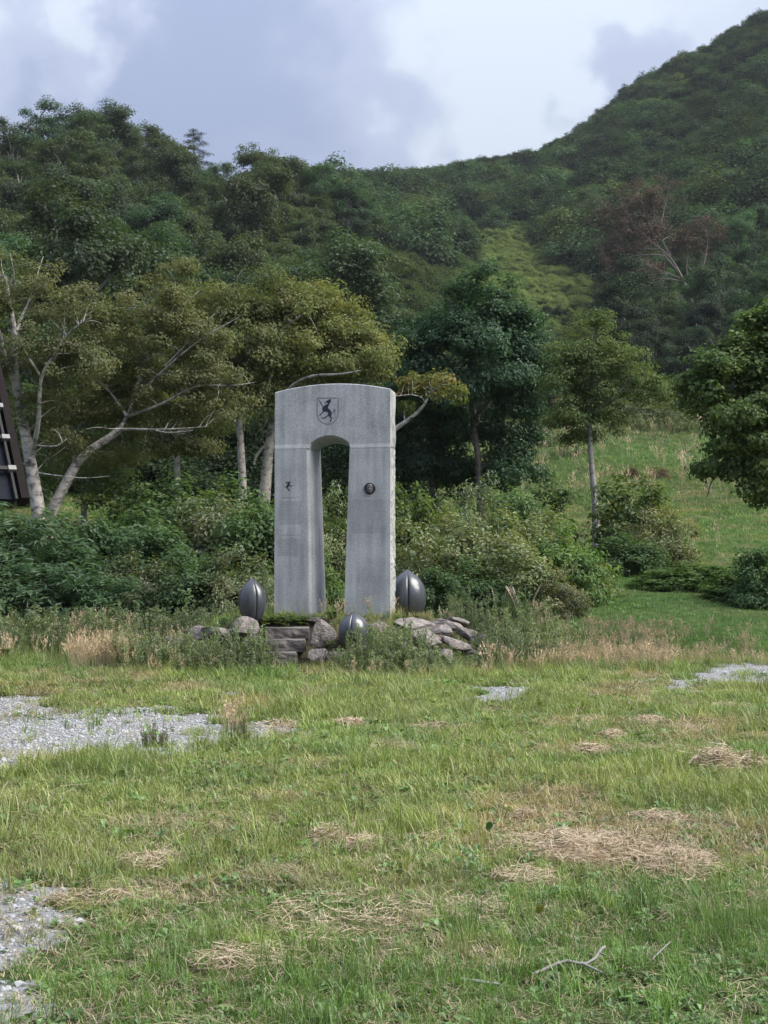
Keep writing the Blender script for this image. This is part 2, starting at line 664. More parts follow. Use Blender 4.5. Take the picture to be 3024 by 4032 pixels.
def lawn_colour(x, y, r):
    n1 = fbm(x, y, 0.35, 31, 4)
    n2 = fbm(x, y, 1.6, 41, 4)
    yel = sstep(0.30, 0.66, n1 * 0.55 + n2 * 0.45 + 0.10 * sstep(6.5, 9, y) * (1 - sstep(22, 27, y)) - 0.06 * (1 - sstep(5.2, 6.4, y)) - 0.16 * sstep(25, 29, y))
    c = lerp(np.tile(C_GREEN, (len(x), 1)), C_YELL[None, :], np.clip(yel + (r - 0.5) * 0.5, 0, 1))
    band = np.exp(-((y - 10.2 - 0.5 * np.sin(x * 0.8)) / 1.0) ** 2) * 0.5 + np.exp(-((y - 7.6) / 1.1) ** 2) * 0.3
    dry = sstep(0.52, 0.72, fbm(x, y, 1.1, 51, 4) + 0.10 * band)
    c = lerp(c, C_DRY[None, :], np.clip(dry * 0.7 + 0.35 * band * n2 * (y < 14), 0, 0.8))
    deep = sstep(25.5, 28, y) * (1 - sstep(32, 45, y)) * sstep(0.5, 2.5, x)
    c = lerp(c, C_DEEP[None, :], deep * 0.75)
    far = sstep(45, 70, y)
    c = c * (1 - far * 0.45 * (1 - np.clip(2.2 * (n2 - 0.28), 0, 1)))[:, None]
    c = lerp(c, np.array([0.15, 0.205, 0.06])[None, :], far * 0.25)
    bright = np.exp(-((y - 88 - 5 * np.sin(x * 0.3)) / 9) ** 2) * sstep(8, 14, x)
    c = lerp(c, np.array([0.115, 0.235, 0.05])[None, :], bright * (0.35 + 0.5 * n2))
    c = lerp(c, np.array([0.20, 0.165, 0.10])[None, :], 0.6 * np.exp(-((y - 104) / 6) ** 2) * sstep(0.45, 0.6, n2))
    return c


# ------------------------------------------------------------------ ground sheet
def build_ground():
    ys = np.concatenate([np.linspace(-60, 2, 12), np.linspace(3, 30, 110), 30 * (900 / 30) ** (np.linspace(0, 1, 190)[1:])])
    ts = np.linspace(-1, 1, 241)
    ts = np.sign(ts) * np.abs(ts) ** 1.25
    YY, TT = np.meshgrid(ys, ts, indexing='ij')
    XX = TT * (np.maximum(YY, 0) * 0.62 + 45)
    x, y = XX.ravel(), YY.ravel()
    z = tz(x, y, with_mound=False)
    nr, nc = YY.shape
    idx = np.arange(nr * nc).reshape(nr, nc)
    f = np.stack([idx[:-1, :-1], idx[:-1, 1:], idx[1:, 1:], idx[1:, :-1]], -1).reshape(-1, 4)
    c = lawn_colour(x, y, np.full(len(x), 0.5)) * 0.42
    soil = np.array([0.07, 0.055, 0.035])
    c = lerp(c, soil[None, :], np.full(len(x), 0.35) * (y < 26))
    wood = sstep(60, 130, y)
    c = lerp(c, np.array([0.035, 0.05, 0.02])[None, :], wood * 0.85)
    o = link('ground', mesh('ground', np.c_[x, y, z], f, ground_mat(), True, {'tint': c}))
    tag(o, kind='structure')


build_ground()

MAT_GRAVEL_SHEET = noisy_mat('gravel_bed', [(0.3, (0.11, 0.107, 0.10)), (0.5, (0.20, 0.203, 0.205)), (0.7, (0.32, 0.325, 0.33))], scale=38, detail=8, bump=0.9, bscale=60, rough=0.9, dist=0.02)


def build_gravel_sheets():
    for k, poly in enumerate(GRAVEL):
        P = np.array(poly)
        x0, y0 = P.min(0) - 0.4
        x1, y1 = P.max(0) + 0.4
        y1 = min(y1, 24.2)
        st = 0.06 if y0 < 9 else 0.12
        gx, gy = np.meshgrid(np.arange(x0, x1, st), np.arange(y0, y1, st), indexing='ij')
        cx, cy = gx[:-1, :-1] + st / 2, gy[:-1, :-1] + st / 2
        keep = gravel_cover(cx.ravel(), cy.ravel()).reshape(cx.shape) > 0.3
        own = inside(poly, cx.ravel(), cy.ravel()).reshape(cx.shape) | keep
        # each cell belongs to the nearest listed patch only
        if k > 0:
            for j in range(k):
                own &= ~inside(GRAVEL[j], cx.ravel(), cy.ravel()).reshape(cx.shape)
        keep &= own
        idx = np.arange(gx.size).reshape(gx.shape)
        f = np.stack([idx[:-1, :-1], idx[1:, :-1], idx[1:, 1:], idx[:-1, 1:]], -1)[keep]
        if not len(f):
            continue
        z = 0.004 + 0.0012 * k + 0.006 * fbm(gx.ravel(), gy.ravel(), 6, 3, 2)
        used, inv = np.unique(f.ravel(), return_inverse=True)
        V = np.c_[gx.ravel(), gy.ravel(), z][used]
        o = link('gravel_patch', mesh('gravel_patch', V, inv.reshape(-1, 4), MAT_GRAVEL_SHEET, True))
        tag(o, kind='structure')


build_gravel_sheets()


# ------------------------------------------------------------------ scatter (stuff only)
def scatter(name, label, protos, P, rot, scl, idx, tint, kind='stuff'):
    """one object: a point cloud whose points each carry one of the prototype meshes (geometry nodes)"""
    c = bpy.data.collections.new(name + '_source')
    for i, m in enumerate(protos):
        o = bpy.data.objects.new('%s_source.%03d' % (name, i), m)
        c.objects.link(o)
    n = len(P)
    me = bpy.data.meshes.new(name)
    me.vertices.add(n)
    me.vertices.foreach_set('co', np.asarray(P, np.float32).ravel())
    a = me.attributes.new('rot', 'FLOAT_VECTOR', 'POINT')
    a.data.foreach_set('vector', np.asarray(rot, np.float32).ravel())
    a = me.attributes.new('scl', 'FLOAT_VECTOR', 'POINT')
    scl = np.asarray(scl, np.float32)
    if scl.ndim == 1:
        scl = np.repeat(scl[:, None], 3, 1)
    a.data.foreach_set('vector', scl.ravel())
    a = me.attributes.new('pick', 'INT', 'POINT')
    a.data.foreach_set('value', np.asarray(idx, np.int32))
    a = me.attributes.new('tint', 'FLOAT_COLOR', 'POINT')
    a.data.foreach_set('color', np.c_[tint, np.ones(n)].astype(np.float32).ravel())
    o = link(name, me)
    tag(o, label=label, kind=kind)
    g = bpy.data.node_groups.new(name + '_scatter', 'GeometryNodeTree')
    g.interface.new_socket('Geometry', in_out='INPUT', socket_type='NodeSocketGeometry')
    g.interface.new_socket('Geometry', in_out='OUTPUT', socket_type='NodeSocketGeometry')
    nd = g.nodes
    gi, go = nd.new('NodeGroupInput'), nd.new('NodeGroupOutput')
    ci = nd.new('GeometryNodeCollectionInfo')
    ci.inputs['Collection'].default_value = c
    ci.inputs['Separate Children'].default_value = True
    ci.inputs['Reset Children'].default_value = True
    iop = nd.new('GeometryNodeInstanceOnPoints')
    iop.inputs['Pick Instance'].default_value = True

    def attr(nm, ty):
        q = nd.new('GeometryNodeInputNamedAttribute')
        q.data_type = ty
        q.inputs['Name'].default_value = nm
        return [s for s in q.outputs if s.enabled and s.name == 'Attribute'][0]
    g.links.new(gi.outputs[0], iop.inputs['Points'])
    g.links.new(ci.outputs[0], iop.inputs['Instance'])
    g.links.new(attr('pick', 'INT'), iop.inputs['Instance Index'])
    g.links.new(attr('rot', 'FLOAT_VECTOR'), iop.inputs['Rotation'])
    g.links.new(attr('scl', 'FLOAT_VECTOR'), iop.inputs['Scale'])
    g.links.new(iop.outputs[0], go.inputs[0])
    md = o.modifiers.new('scatter', 'NODES')
    md.node_group = g
    return o


MAT_BLADE = tint_mat('grass_blade')
MAT_STRAW_I = tint_mat('straw_strand', trans=0.12, gloss=0.06, tip=(1.05, 1.0, 0.95))
MAT_PEBBLE_I = None


def blades(rg, n, hmin, hmax, wid, spread, lean, seg=3, droop=0.5, flat=False):
    V, Fc, A = [], [], []
    for _ in range(n):
        a = rg.uniform(0, 2 * math.pi)
        r = spread * math.sqrt(rg.random())
        b = np.array([math.cos(a) * r, math.sin(a) * r, 0])
        h = rg.uniform(hmin, hmax)
        az = rg.uniform(0, 2 * math.pi)
        ln = rg.uniform(0.1, 1) * lean
        d = np.array([math.cos(az), math.sin(az), 0])
        s = np.array([-math.sin(az), math.cos(az), 0])
        tw = rg.uniform(-1, 1)
        s = s * math.cos(tw) + d * math.sin(tw) * 0.7
        w = wid * rg.uniform(0.6, 1.2)
        base = len(V)
        for k in range(seg + 1):
            t = k / seg
            if flat:
                p = b + d * h * t + np.array([0, 0, 0.012 + 0.03 * math.sin(t * 3.1) * rg.random() + 0.012 * rg.random()])
            else:
                ang = ln * (0.35 + droop * t * t * 1.6)
                p = b + d * h * t * math.sin(ang) + np.array([0, 0, h * t * math.cos(ang)])
            ww = w * (1 - 0.92 * t ** 1.6) if not flat else w * (1 - 0.3 * t)
            V += [p - s * ww / 2, p + s * ww / 2]
            A += [t, t]
        for k in range(seg):
            i = base + 2 * k
            Fc.append((i, i + 1, i + 3, i + 2))
    return np.array(V), np.array(Fc), np.array(A)


def proto_blades(name, mat, *a, **k):
    V, Fc, A = blades(*a, **k)
    return mesh(name, V, Fc, mat, False, {'v': A})


def leaflets(rg, n, size, spread, height):
    """low broad leaves (plantain, clover, dock) as folded two-face blades"""
    V, Fc, A = [], [], []
    for _ in range(n):
        a = rg.uniform(0, 6.283)
        d = np.array([math.cos(a), math.sin(a), 0])
        s = np.array([-d[1], d[0], 0])
        L_ = size * rg.uniform(0.6, 1.2)
        up = rg.uniform(0.15, 0.9)
        b = d * spread * rg.random() + np.array([0, 0, height * rg.random()])
        ax = d * math.cos(up) + np.array([0, 0, math.sin(up)])
        w = L_ * rg.uniform(0.22, 0.4)
        i = len(V)
        mid = b + ax * L_ * 0.5
        tipp = b + ax * L_ + np.array([0, 0, -0.25 * L_])
        V += [b, mid + s * w + np.array([0, 0, 0.1 * L_]), tipp, mid - s * w + np.array([0, 0, 0.1 * L_]), mid]
        A += [0, .5, .8, .5, .3]
        Fc += [(i, i + 1, i + 4), (i + 1, i + 2, i + 4), (i + 2, i + 3, i + 4), (i + 3, i, i + 4)]
    return np.array(V), np.array(Fc), np.array(A)


HAY = [  # sx, sy, half width px, half depth px (photo rows), height m, label
    (2280, 3365, 270, 60, 0.055, 'large flattened patch of raked straw in the right foreground'), (2660, 3420, 190, 55, 0.055, 'straw patch joining the right end of the large one'),
    (2480, 3320, 150, 30, 0.04, 'thin straw streak behind the large patch'), (2830, 3030, 110, 32, 0.13, 'raised straw heap near the right edge'), (2950, 3020, 75, 22, 0.08, 'smaller straw heap against the raised one'),
    (1290, 3320, 70, 35, 0.045, 'pale straw clump left of the middle foreground'), (1430, 3350, 85, 28, 0.04, 'straw clump beside a green tuft in the middle foreground'), (2410, 2912, 55, 14, 0.05, 'small straw clump high on the lawn at the right'),
    (2330, 2970, 60, 18, 0.05, 'small brownish straw clump in the right lawn'), (2560, 2855, 65, 12, 0.05, 'straw streak on the right lawn near the gravel'), (2540, 2785, 50, 10, 0.04, 'short straw streak below the right gravel'),
    (2880, 2795, 80, 10, 0.04, 'straw streak near the right edge below the gravel'), (1380, 2862, 70, 12, 0.045, 'straw clump in the lawn below the mound'), (1100, 2868, 60, 10, 0.03, 'thin brown straw at the end of the left gravel'),
    (2070, 3240, 40, 18, 0.04, 'tiny straw clump behind the large patch'), (2080, 3470, 70, 22, 0.02, 'straw scrap in front of the large patch'), (400, 3560, 120, 22, 0.03, 'straw wisp beside the near gravel'),
    (1330, 3640, 190, 60, 0.03, 'thin straw patch in the near foreground left of centre'), (950, 3800, 150, 34, 0.02, 'thin straw scatter in the near foreground'), (1850, 3610, 160, 35, 0.025, 'straw wisp in the near foreground right of centre'),
    (600, 3410, 70, 30, 0.04, 'straw wisp in the left foreground'), (2690, 2880, 40, 10, 0.04, 'straw wisp left of the raised heap'), (1740, 2870, 90, 8, 0.03, 'faint straw streak in the middle of the lawn'),
    (2600, 3240, 70, 14, 0.035, 'straw wisp behind the right end of the large patch'),
]


def wispy(label):
    return any(w in label for w in ('wisp', 'thin', 'scrap', 'faint', 'scatter'))


def hay_dims(sx, sy, hw, hd):
    c = gp(sx, sy)
    a = hw / F * c.y
    b = max(0.06, (gp(sx, sy - hd).y - gp(sx, sy + hd).y) / 2)
    return c, a, min(b, a * 1.6)


def build_lawn():
    rg = np.random.default_rng(3)
    pr = []
    for i in range(5):      # 0-4 short mown tufts
        pr.append(proto_blades('grass_tuft', MAT_BLADE, rg, 16, 0.035, 0.105, 0.0052, 0.045, 1.0))
    for i in range(4):      # 5-8 longer tufts
        pr.append(proto_blades('grass_tuft', MAT_BLADE, rg, 15, 0.08, 0.20, 0.0056, 0.04, 0.8))
    for i in range(4):      # 9-12 cut straw lying flat
        pr.append(proto_blades('straw', MAT_STRAW_I, rg, 12, 0.06, 0.19, 0.0042, 0.07, 0, flat=True))
    for i in range(3):      # 13-15 broad leaves
        V, Fc, A = leaflets(rg, 8, 0.055, 0.02, 0.03)
        pr.append(mesh('leaf_rosette', V, Fc, MAT_BLADE, False, {'v': A}))
    for i in range(3):      # 16-18 coarse far tufts
        pr.append(proto_blades('grass_tuft', MAT_BLADE, rg, 20, 0.08, 0.26, 0.016, 0.16, 0.9, seg=2))
    X, Y = [], []
    # density falls with distance; margin beyond the frame
    def sample(n, y0, y1, p, wl, wr, side=0.0):
        u = rg.random(n)
        e = 1 - p + 1          # density ~ Y^-p over a width ~ Y  ->  pdf ~ Y^(1-p)
        y = (y0 ** e + u * (y1 ** e - y0 ** e)) ** (1 / e)
        wl, wr = wl * y - side, wr * y + side
        x = wl + (wr - wl) * rg.random(n)
        return x, y
    x, y = sample(84000, 3.6, 25.5, 1.15, -0.33, 0.33, 1.7)
    far = np.zeros(len(x), bool)
    x2, y2 = sample(15000, 25.5, 60, 1.6, -0.36, 0.40)
    x3, y3 = sample(13000, 55, 128, 1.9, 0.02, 0.40)
    x = np.r_[x, x2, x3]
    y = np.r_[y, y2, y3]
    far = np.r_[far, np.ones(len(x2) + len(x3), bool)]
    n = len(x)
    g = gravel_cover(x, y)
    keep = rg.random(n) > np.where(g > 0.8, 0.975 - 0.30 * sstep(0.58, 0.70, fbm(x, y, 1.7, 45, 3)), np.where(g > 0.3, 0.72 + 0.1 * g, 0))
    keep &= ~((mound(x, y) > 0.05) & (rg.random(n) > 0.55))
    keep &= ~((x > -2.15) & (x < -0.95) & (y > 21.75) & (y < 23.3))
    # bare earth scrapes on the far slope
    sc_ = np.exp(-(((x / y) - (2230 - 1512) / F) / 0.035) ** 2 - ((y - 92) / 9) ** 2)
    keep &= ~(rg.random(n) < sc_ * 0.9)
    sc_ = np.exp(-(((x / y) - (2950 - 1512) / F) / 0.02) ** 2 - ((y - 30) / 0.7) ** 2)
    keep &= ~(rg.random(n) < sc_ * 0.85)
    x, y, far = x[keep], y[keep], far[keep]
    # the straw patches smother most of the grass under them
    hk = np.ones(len(x), bool)
    for sx_, sy_, hw, hd, hh, _l in HAY:
        c_, a_, b_ = hay_dims(sx_, sy_, hw, hd)
        hk &= ~((((x - c_.x) / (a_ * 0.85)) ** 2 + ((y - c_.y) / (b_ * 0.85)) ** 2 < 1) & (rg.random(len(x)) < (0.1 if wispy(_l) else 0.55)))
    x, y, far = x[hk], y[hk], far[hk]
    n = len(x)
    z = tz(x, y)
    r = rg.random(n)
    col = lawn_colour(x, y, r) * (0.54 + 0.78 * rg.random(n))[:, None]
    dry = sstep(0.50, 0.70, fbm(x, y, 1.1, 51, 4))
    kind = rg.random(n)
    longm = sstep(0.5, 0.68, fbm(x, y, 0.8, 61, 3))
    idx = rg.integers(0, 5, n)
    lg = kind < 0.04 + 0.34 * longm
    idx[lg] = rg.integers(5, 9, lg.sum())
    straw = (rg.random(n) < 0.10 + 0.34 * dry + 0.15 * (y < 9)) & (y < 22)
    idx[straw] = rg.integers(9, 13, straw.sum())
    col[straw] = np.array([0.38, 0.31, 0.20]) * (0.55 + 0.6 * rg.random(straw.sum()))[:, None]
    herb = (rg.random(n) < 0.07 + 0.22 * (1 - sstep(4.6, 5.8, y)) * sstep(-1.5, 0.5, x) + 0.13 * sstep(0.5, 0.7, fbm(x, y, 0.9, 71, 3))) & (y < 24)
    idx[herb] = rg.integers(13, 16, herb.sum())
    col[herb] = np.array([0.10, 0.185, 0.05]) * (0.6 + 0.7 * rg.random(herb.sum()))[:, None]
    idx[far] = rg.integers(16, 19, far.sum())
    s = np.clip(y / 8.5, 0.85, 1.8) ** 0.6 * (0.7 + 0.6 * rg.random(n))
    s *= (0.62 + 0.85 * fbm(x, y, 1.9, 81, 3)) * (0.72 + 0.28 * sstep(5.5, 9, y))
    col *= (0.72 + 0.56 * fbm(x, y, 2.3, 85, 3))[:, None]
    s[far] = (0.55 + 0.5 * rg.random(far.sum())) * np.clip(y[far] / 42, 0.7, 2.4)
    sz = np.c_[s, s, s * (0.75 + 0.5 * rg.random(n)) * (1 - 0.25 * sstep(7.5, 10, y))]
    sz[far, 2] *= 0.8
    rot = np.c_[rg.normal(0, 0.12, n), rg.normal(0, 0.12, n), rg.uniform(0, 6.283, n)]
    scatter('grass', 'mown lawn grass mixed with yellowed blades and cut straw', pr, np.c_[x, y, z], rot, sz, idx, col)

    # taller uncut grass round the mound and along the hedge foot: pale, dry stems with seed heads
    def seeded(rg, n, h0, h1, w, spread, lean):
        V, Fc, A = blades(rg, n, h0, h1, w, spread, lean, seg=4, droop=0.45)
        return mesh('tall_grass', V, Fc, MAT_BLADE, False, {'v': A})
    tall = [seeded(rg, 16, 0.22, 0.55, 0.007, 0.08, 0.45) for _ in range(5)]
    heads = []
    for _ in range(4):
        V, Fc, A = blades(rg, 12, 0.35, 0.62, 0.005, 0.07, 0.4, seg=4, droop=0.35)
        V2, F2, A2 = [], [], []
        for k in range(12):          # a feathery seed head: small flakes round each stem end
            top = (V[k * 10 + 8] + V[k * 10 + 9]) / 2
            low = (V[k * 10 + 6] + V[k * 10 + 7]) / 2
            for q in range(5):
                p = top + (low - top) * (q / 5) * 0.8
                dv = rg.normal(0, 0.012, 3)
                i = len(V2)
                V2 += [p - dv, p + np.array([0, 0, 0.035]), p + dv]
                A2 += [1, 1, 1]
                F2.append((i, i + 1, i + 2))
        heads.append(mesh('seed_grass', np.r_[V, np.array(V2)], [tuple(q) for q in Fc] + [tuple(len(V) + np.array(q)) for q in F2], MAT_STRAW_I, False, {'v': np.r_[A, A2]}))
    protos = tall + heads
    zones = [  # sx range, sy range (ground), count, dry share, scale
        (0, 420, 2480, 2630, 420, 0.12, 0.8), (280, 540, 2560, 2645, 260, 0.9, 0.8), (240, 480, 2520, 2600, 130, 0.6, 0.85), (420, 720, 2560, 2650, 320, 0.25, 0.7),
        (560, 960, 2620, 2665, 220, 0.2, 0.5), (1000, 1330, 2635, 2665, 110, 0.15, 0.35), (1330, 1960, 2655, 2690, 200, 0.15, 0.45),
        (1900, 2250, 2560, 2665, 360, 0.25, 0.75), 
(2120, 2650, 2560, 2655, 520, 0.62, 0.62), (2500, 3024, 2560, 2630, 260, 0.4, 0.5),
        (-300, 60, 2450, 2640, 200, 0.3, 0.9), (-200, 900, 2440, 2530, 900, 0.12, 1.15), (1950, 2150, 2450, 2570, 220, 0.15, 0.9),
        (2500, 3040, 3520, 3820, 30, 0.15, 0.42), (2800, 3060, 3620, 3760, 26, 0.0, 0.5), (300, 800, 3700, 4000, 14, 0.2, 0.4), (1200, 2000, 3600, 4000, 16, 0.3, 0.4), (150, 620, 3000, 3060, 110, 0.05, 0.42), (860, 1000, 2860, 2930, 40, 0.3, 0.5),
    ]
    PX, PY, DR, SS = [], [], [], []
    for a, b, c, d, k, dr, s in zones:
        for _ in range(k):
            q = gp(rg.uniform(a, b), rg.uniform(c, d))
            PX.append(q.x), PY.append(q.y), DR.append(rg.random() < dr), SS.append(s * rg.uniform(0.6, 1.15))
    for _ in range(420):             # on the mound itself
        a, rr = rg.uniform(0, 6.283), math.sqrt(rg.random())
        x_, y_ = MC[0] + math.cos(a) * rr * 2.9, MC[1] + math.sin(a) * rr * 2.3
        PX.append(x_), PY.append(y_), DR.append(rg.random() < 0.25), SS.append(rg.uniform(0.25, 0.6))
    for _ in range(1500):            # rough tufts on the sloping meadow
        y_ = rg.uniform(44, 122)
        x_ = y_ * rg.uniform(0.05, 0.36)
        if fbm(np.array([x_]), np.array([y_]), 0.16, 95, 3)[0] + 0.12 * (y_ > 100) < 0.48:
            continue
        PX.append(x_), PY.append(y_), DR.append(rg.random() < 0.4), SS.append(rg.uniform(0.8, 1.9))
    PX, PY, DR, SS = np.array(PX), np.array(PY), np.array(DR), np.array(SS)
    onstep = (PX > -2.05) & (PX < -0.95) & (PY < 23.35) & (PY > 21.3)
    PX, PY, DR, SS = PX[~onstep], PY[~onstep], DR[~onstep], SS[~onstep]
    n = len(PX)
    idx = np.where(DR, rg.integers(5, 9, n), rg.integers(0, 5, n))
    near = PY < 12
    idx[near] = rg.integers(0, 5, near.sum())
    col = np.where(DR[:, None], np.array([0.46, 0.37, 0.25])[None, :], np.array([0.16, 0.205, 0.07])[None, :]) * (0.65 + 0.6 * rg.random(n))[:, None]
    col[near] = np.array([0.12, 0.20, 0.055]) * (0.6 + 0.7 * rg.random(near.sum()))[:, None]
    rot = np.c_[rg.normal(0, 0.1, n), rg.normal(0, 0.1, n), rg.uniform(0, 6.283, n)]
    scatter('tall_grass', 'uncut tall grass, pale and seeded, around the rock mound and hedge foot', protos, np.c_[PX, PY, tz(PX, PY)], rot, SS, idx, col)


build_lawn()


def blob_mesh(rg, sub=2, rough=0.22, cuts=6, flat=1.0):
    """an angular stone: icosphere with random planar cuts and low noise"""
    import bmesh
    bm = bmesh.new()
    bmesh.ops.create_icosphere(bm, subdivisions=sub, radius=1.0)
    V = np.array([v.co[:] for v in bm.verts])
    Fc = [tuple(v.index for v in f.verts) for f in bm.faces]
    bm.free()
    for _ in range(cuts):
        d = rg.normal(0, 1, 3)
        d /= np.linalg.norm(d)
        h = rg.uniform(0.5, 0.82)
        s = V @ d
        V = V - np.clip(s - h, 0, None)[:, None] * d[None, :]
    V *= 1 + rough * (rg.random((len(V), 1)) - 0.5) * 0.35
    V[:, 2] *= flat
    return V, np.array(Fc)


def build_pebbles():
    rg = np.random.default_rng(12)
    m, t, N, L, out = new_mat('pebble_stone')
    p = N('BsdfPrincipled')
    p.inputs['Roughness'].default_value = 0.8
    at = N('Attribute', attribute_name='tint', attribute_type='INSTANCER')
    L(at.outputs['Color'], p.inputs['Base Color'])
    L(p.outputs[0], out.inputs[0])
    pr = []
    for i in range(6):
        V, Fc = blob_mesh(rg, 1, 0.4, 5)
        pr.append(mesh('pebble', V * np.array([1, 0.75, 0.55]), Fc, m, False))
    X, Y, S = [], [], []
    for k, (poly, keep) in enumerate(zip(GRAVEL, GRAVEL_KEEP)):
        P = np.array(poly)
        x0, y0 = P.min(0) - 0.3
        x1, y1 = P.max(0) + 0.3
        x0, x1 = max(x0, -0.40 * y1), min(x1, 0.40 * y1)
        y1 = min(y1, 24)
        dens = 2300 if y0 < 9 else 1300
        n = int((x1 - x0) * (y1 - y0) * dens)
        x, y = rg.uniform(x0, x1, n), rg.uniform(y0, y1, n)
        g = gravel_cover(x, y)
        ok = rg.random(n) < g * keep
        X.append(x[ok]), Y.append(y[ok])
        S.append(rg.lognormal(math.log(0.0095 if y0 < 9 else 0.0105), 0.45, ok.sum()))
    x, y, s = np.concatenate(X), np.concatenate(Y), np.concatenate(S)
    n = len(x)
    v = 0.21 + 0.20 * rg.random(n) ** 1.2
    tint = np.c_[v * 0.97, v * 1.0, v * 1.02]
    br = rg.random(n) < 0.15
    tint[br] *= np.array([0.75, 0.65, 0.55])
    rot = np.c_[rg.normal(0, 0.3, n), rg.normal(0, 0.3, n), rg.uniform(0, 6.283, n)]
    scatter('gravel', 'loose pale grey gravel lying in patches of the lawn', pr, np.c_[x, y, 0.007 + s * 0.08], rot, s, rg.integers(0, 6, n), tint)


build_pebbles()

# ------------------------------------------------------------------ monument
MAT_GRANITE = granite_mat('granite', (0.185, 0.197, 0.212), (0.50, 0.515, 0.535))
MAT_GRANITE_ROUGH = granite_mat('granite_rough', (0.17, 0.175, 0.172), (0.42, 0.42, 0.41))
MY, MROT = 23.7, R(-8.9)        # front face centre distance, turn about the vertical
MO = pt(1310, 2425, MY)
MO.z -= 0.12
MDEPTH = 0.56


def mlocal(sx, sy, depth=0.0):
    """where the line of sight meets the monument plane 'depth' behind its front, in the monument's own frame"""
    v = ray(sx, sy)
    c, s = math.cos(MROT), math.sin(MROT)
    n = Vector((-s, c, 0))
    o = Vector((MO.x, MO.y, 0)) + n * depth
    k = n.dot(o - Vector((0, 0, 0))) / n.dot(Vector((v.x, v.y, 0)))
    p = Vector((v.x * k, v.y * k, CH + v.z * k))
    d = p - Vector((MO.x, MO.y, MO.z))
    return d.x * c + d.y * s, d.z


mono = empty('monument', MO, 'tall grey granite arch monument with a horned beast crest, standing on the rock mound', 'monument', rot=(0, 0, MROT))
XL = mlocal(1081, 2000)[0]
XR = mlocal(1536, 2000)[0]
ZJ = (mlocal(1084, 1769)[1] + mlocal(1536, 1760)[1]) / 2
D = MDEPTH


def rough_side(x, z, y, amp, seed):
    return amp * (fbm(y * 1.0 + 3, z, 9.0, seed, 3) - 0.35) + amp * 0.6 * (vnoise(z, y, 22, seed + 3) - 0.5)


def leg_mesh(name, left):
    nz_ = 70
    zs = np.concatenate([np.linspace(-0.3, ZJ - 0.006, nz_)])
    rings = []
    for z in zs:
        t = np.clip(z / ZJ, 0, 1)
        if left:
            inner_f = mlocal(1228, 2400)[0] * (1 - t) + mlocal(1217, 1780)[0] * t
            inner_b = mlocal(1286, 2420, D)[0] * (1 - t) + mlocal(1262, 1780, D)[0] * t
            bev = 0.055
            front = [(XL + (inner_f - bev - XL) * k / 8, 0.0) for k in range(9)]
            bv = [(inner_f - bev + bev * math.sin(a), bev * 1.1 * (1 - math.cos(a))) for a in (R(25), R(50), R(75), R(90))]
            jamb = [(inner_f + (inner_b - inner_f) * k / 6, bev * 1.1 + (D - bev * 1.1) * k / 6) for k in range(1, 7)]
            back = [(inner_b + (XL - inner_b) * k / 4, D) for k in range(1, 5)]
            outer = []
            for k in range(1, 12):
                y = D * (1 - k / 12)
                outer.append((XL - rough_side(0, z, y, 0.035, 3) * (1 if 1 < k < 11 else 0.5), y))
            ring = front + bv + jamb + back + outer
        else:
            inner_f = mlocal(1353, 2410)[0] * (1 - t) + mlocal(1377, 1765)[0] * t
            spl = 0.10
            front = [(inner_f + (XR - inner_f) * k / 8, 0.0) for k in range(9)]
            outer = []
            for k in range(1, 13):
                y = D * k / 13
                outer.append((XR + rough_side(0, z, y, 0.05, 9) * (1 if k > 1 else 0.4), y))
            back = [(XR + (inner_f - spl - XR) * k / 4, D) for k in range(0, 5)]
            jamb = [(inner_f - spl + spl * k / 6, D * (1 - k / 6)) for k in range(1, 6)]
            ring = front + outer + back + jamb
        rings.append([(a, b, z) for a, b in ring])
    n = len(rings[0])
    V = np.array(rings).reshape(-1, 3)
    Fc = []
    for i in range(len(zs) - 1):
        for k in range(n):
            a, b = i * n + k, i * n + (k + 1) % n
            Fc.append((a, b, b + n, a + n))
    Fc.append(tuple(range(n))[::-1])
    Fc.append(tuple((len(zs) - 1) * n + k for k in range(n)))
    m = mesh(name, V, Fc, MAT_GRANITE)
    m.materials.append(MAT_GRANITE_ROUGH)
    c = np.array([np.mean(V[list(p.vertices)], axis=0) for p in m.polygons])
    nrm = np.array([p.normal[:] for p in m.polygons])
    side = (c[:, 0] < XL + 0.005) if left else (c[:, 0] > XR - 0.004)
    for p, s in zip(m.polygons, side):
        if s:
            p.material_index = 1
    return m


link('leg', leg_mesh('leg', True), mono)['label'] = 'left granite leg with engraved skier'
link('leg', leg_mesh('leg', False), mono)['label'] = 'right granite leg with round medallion'
SETB = 0.013                      # the lintel's upper face is set back, a sloping band joins it to the plane of the legs
BAND = 0.07


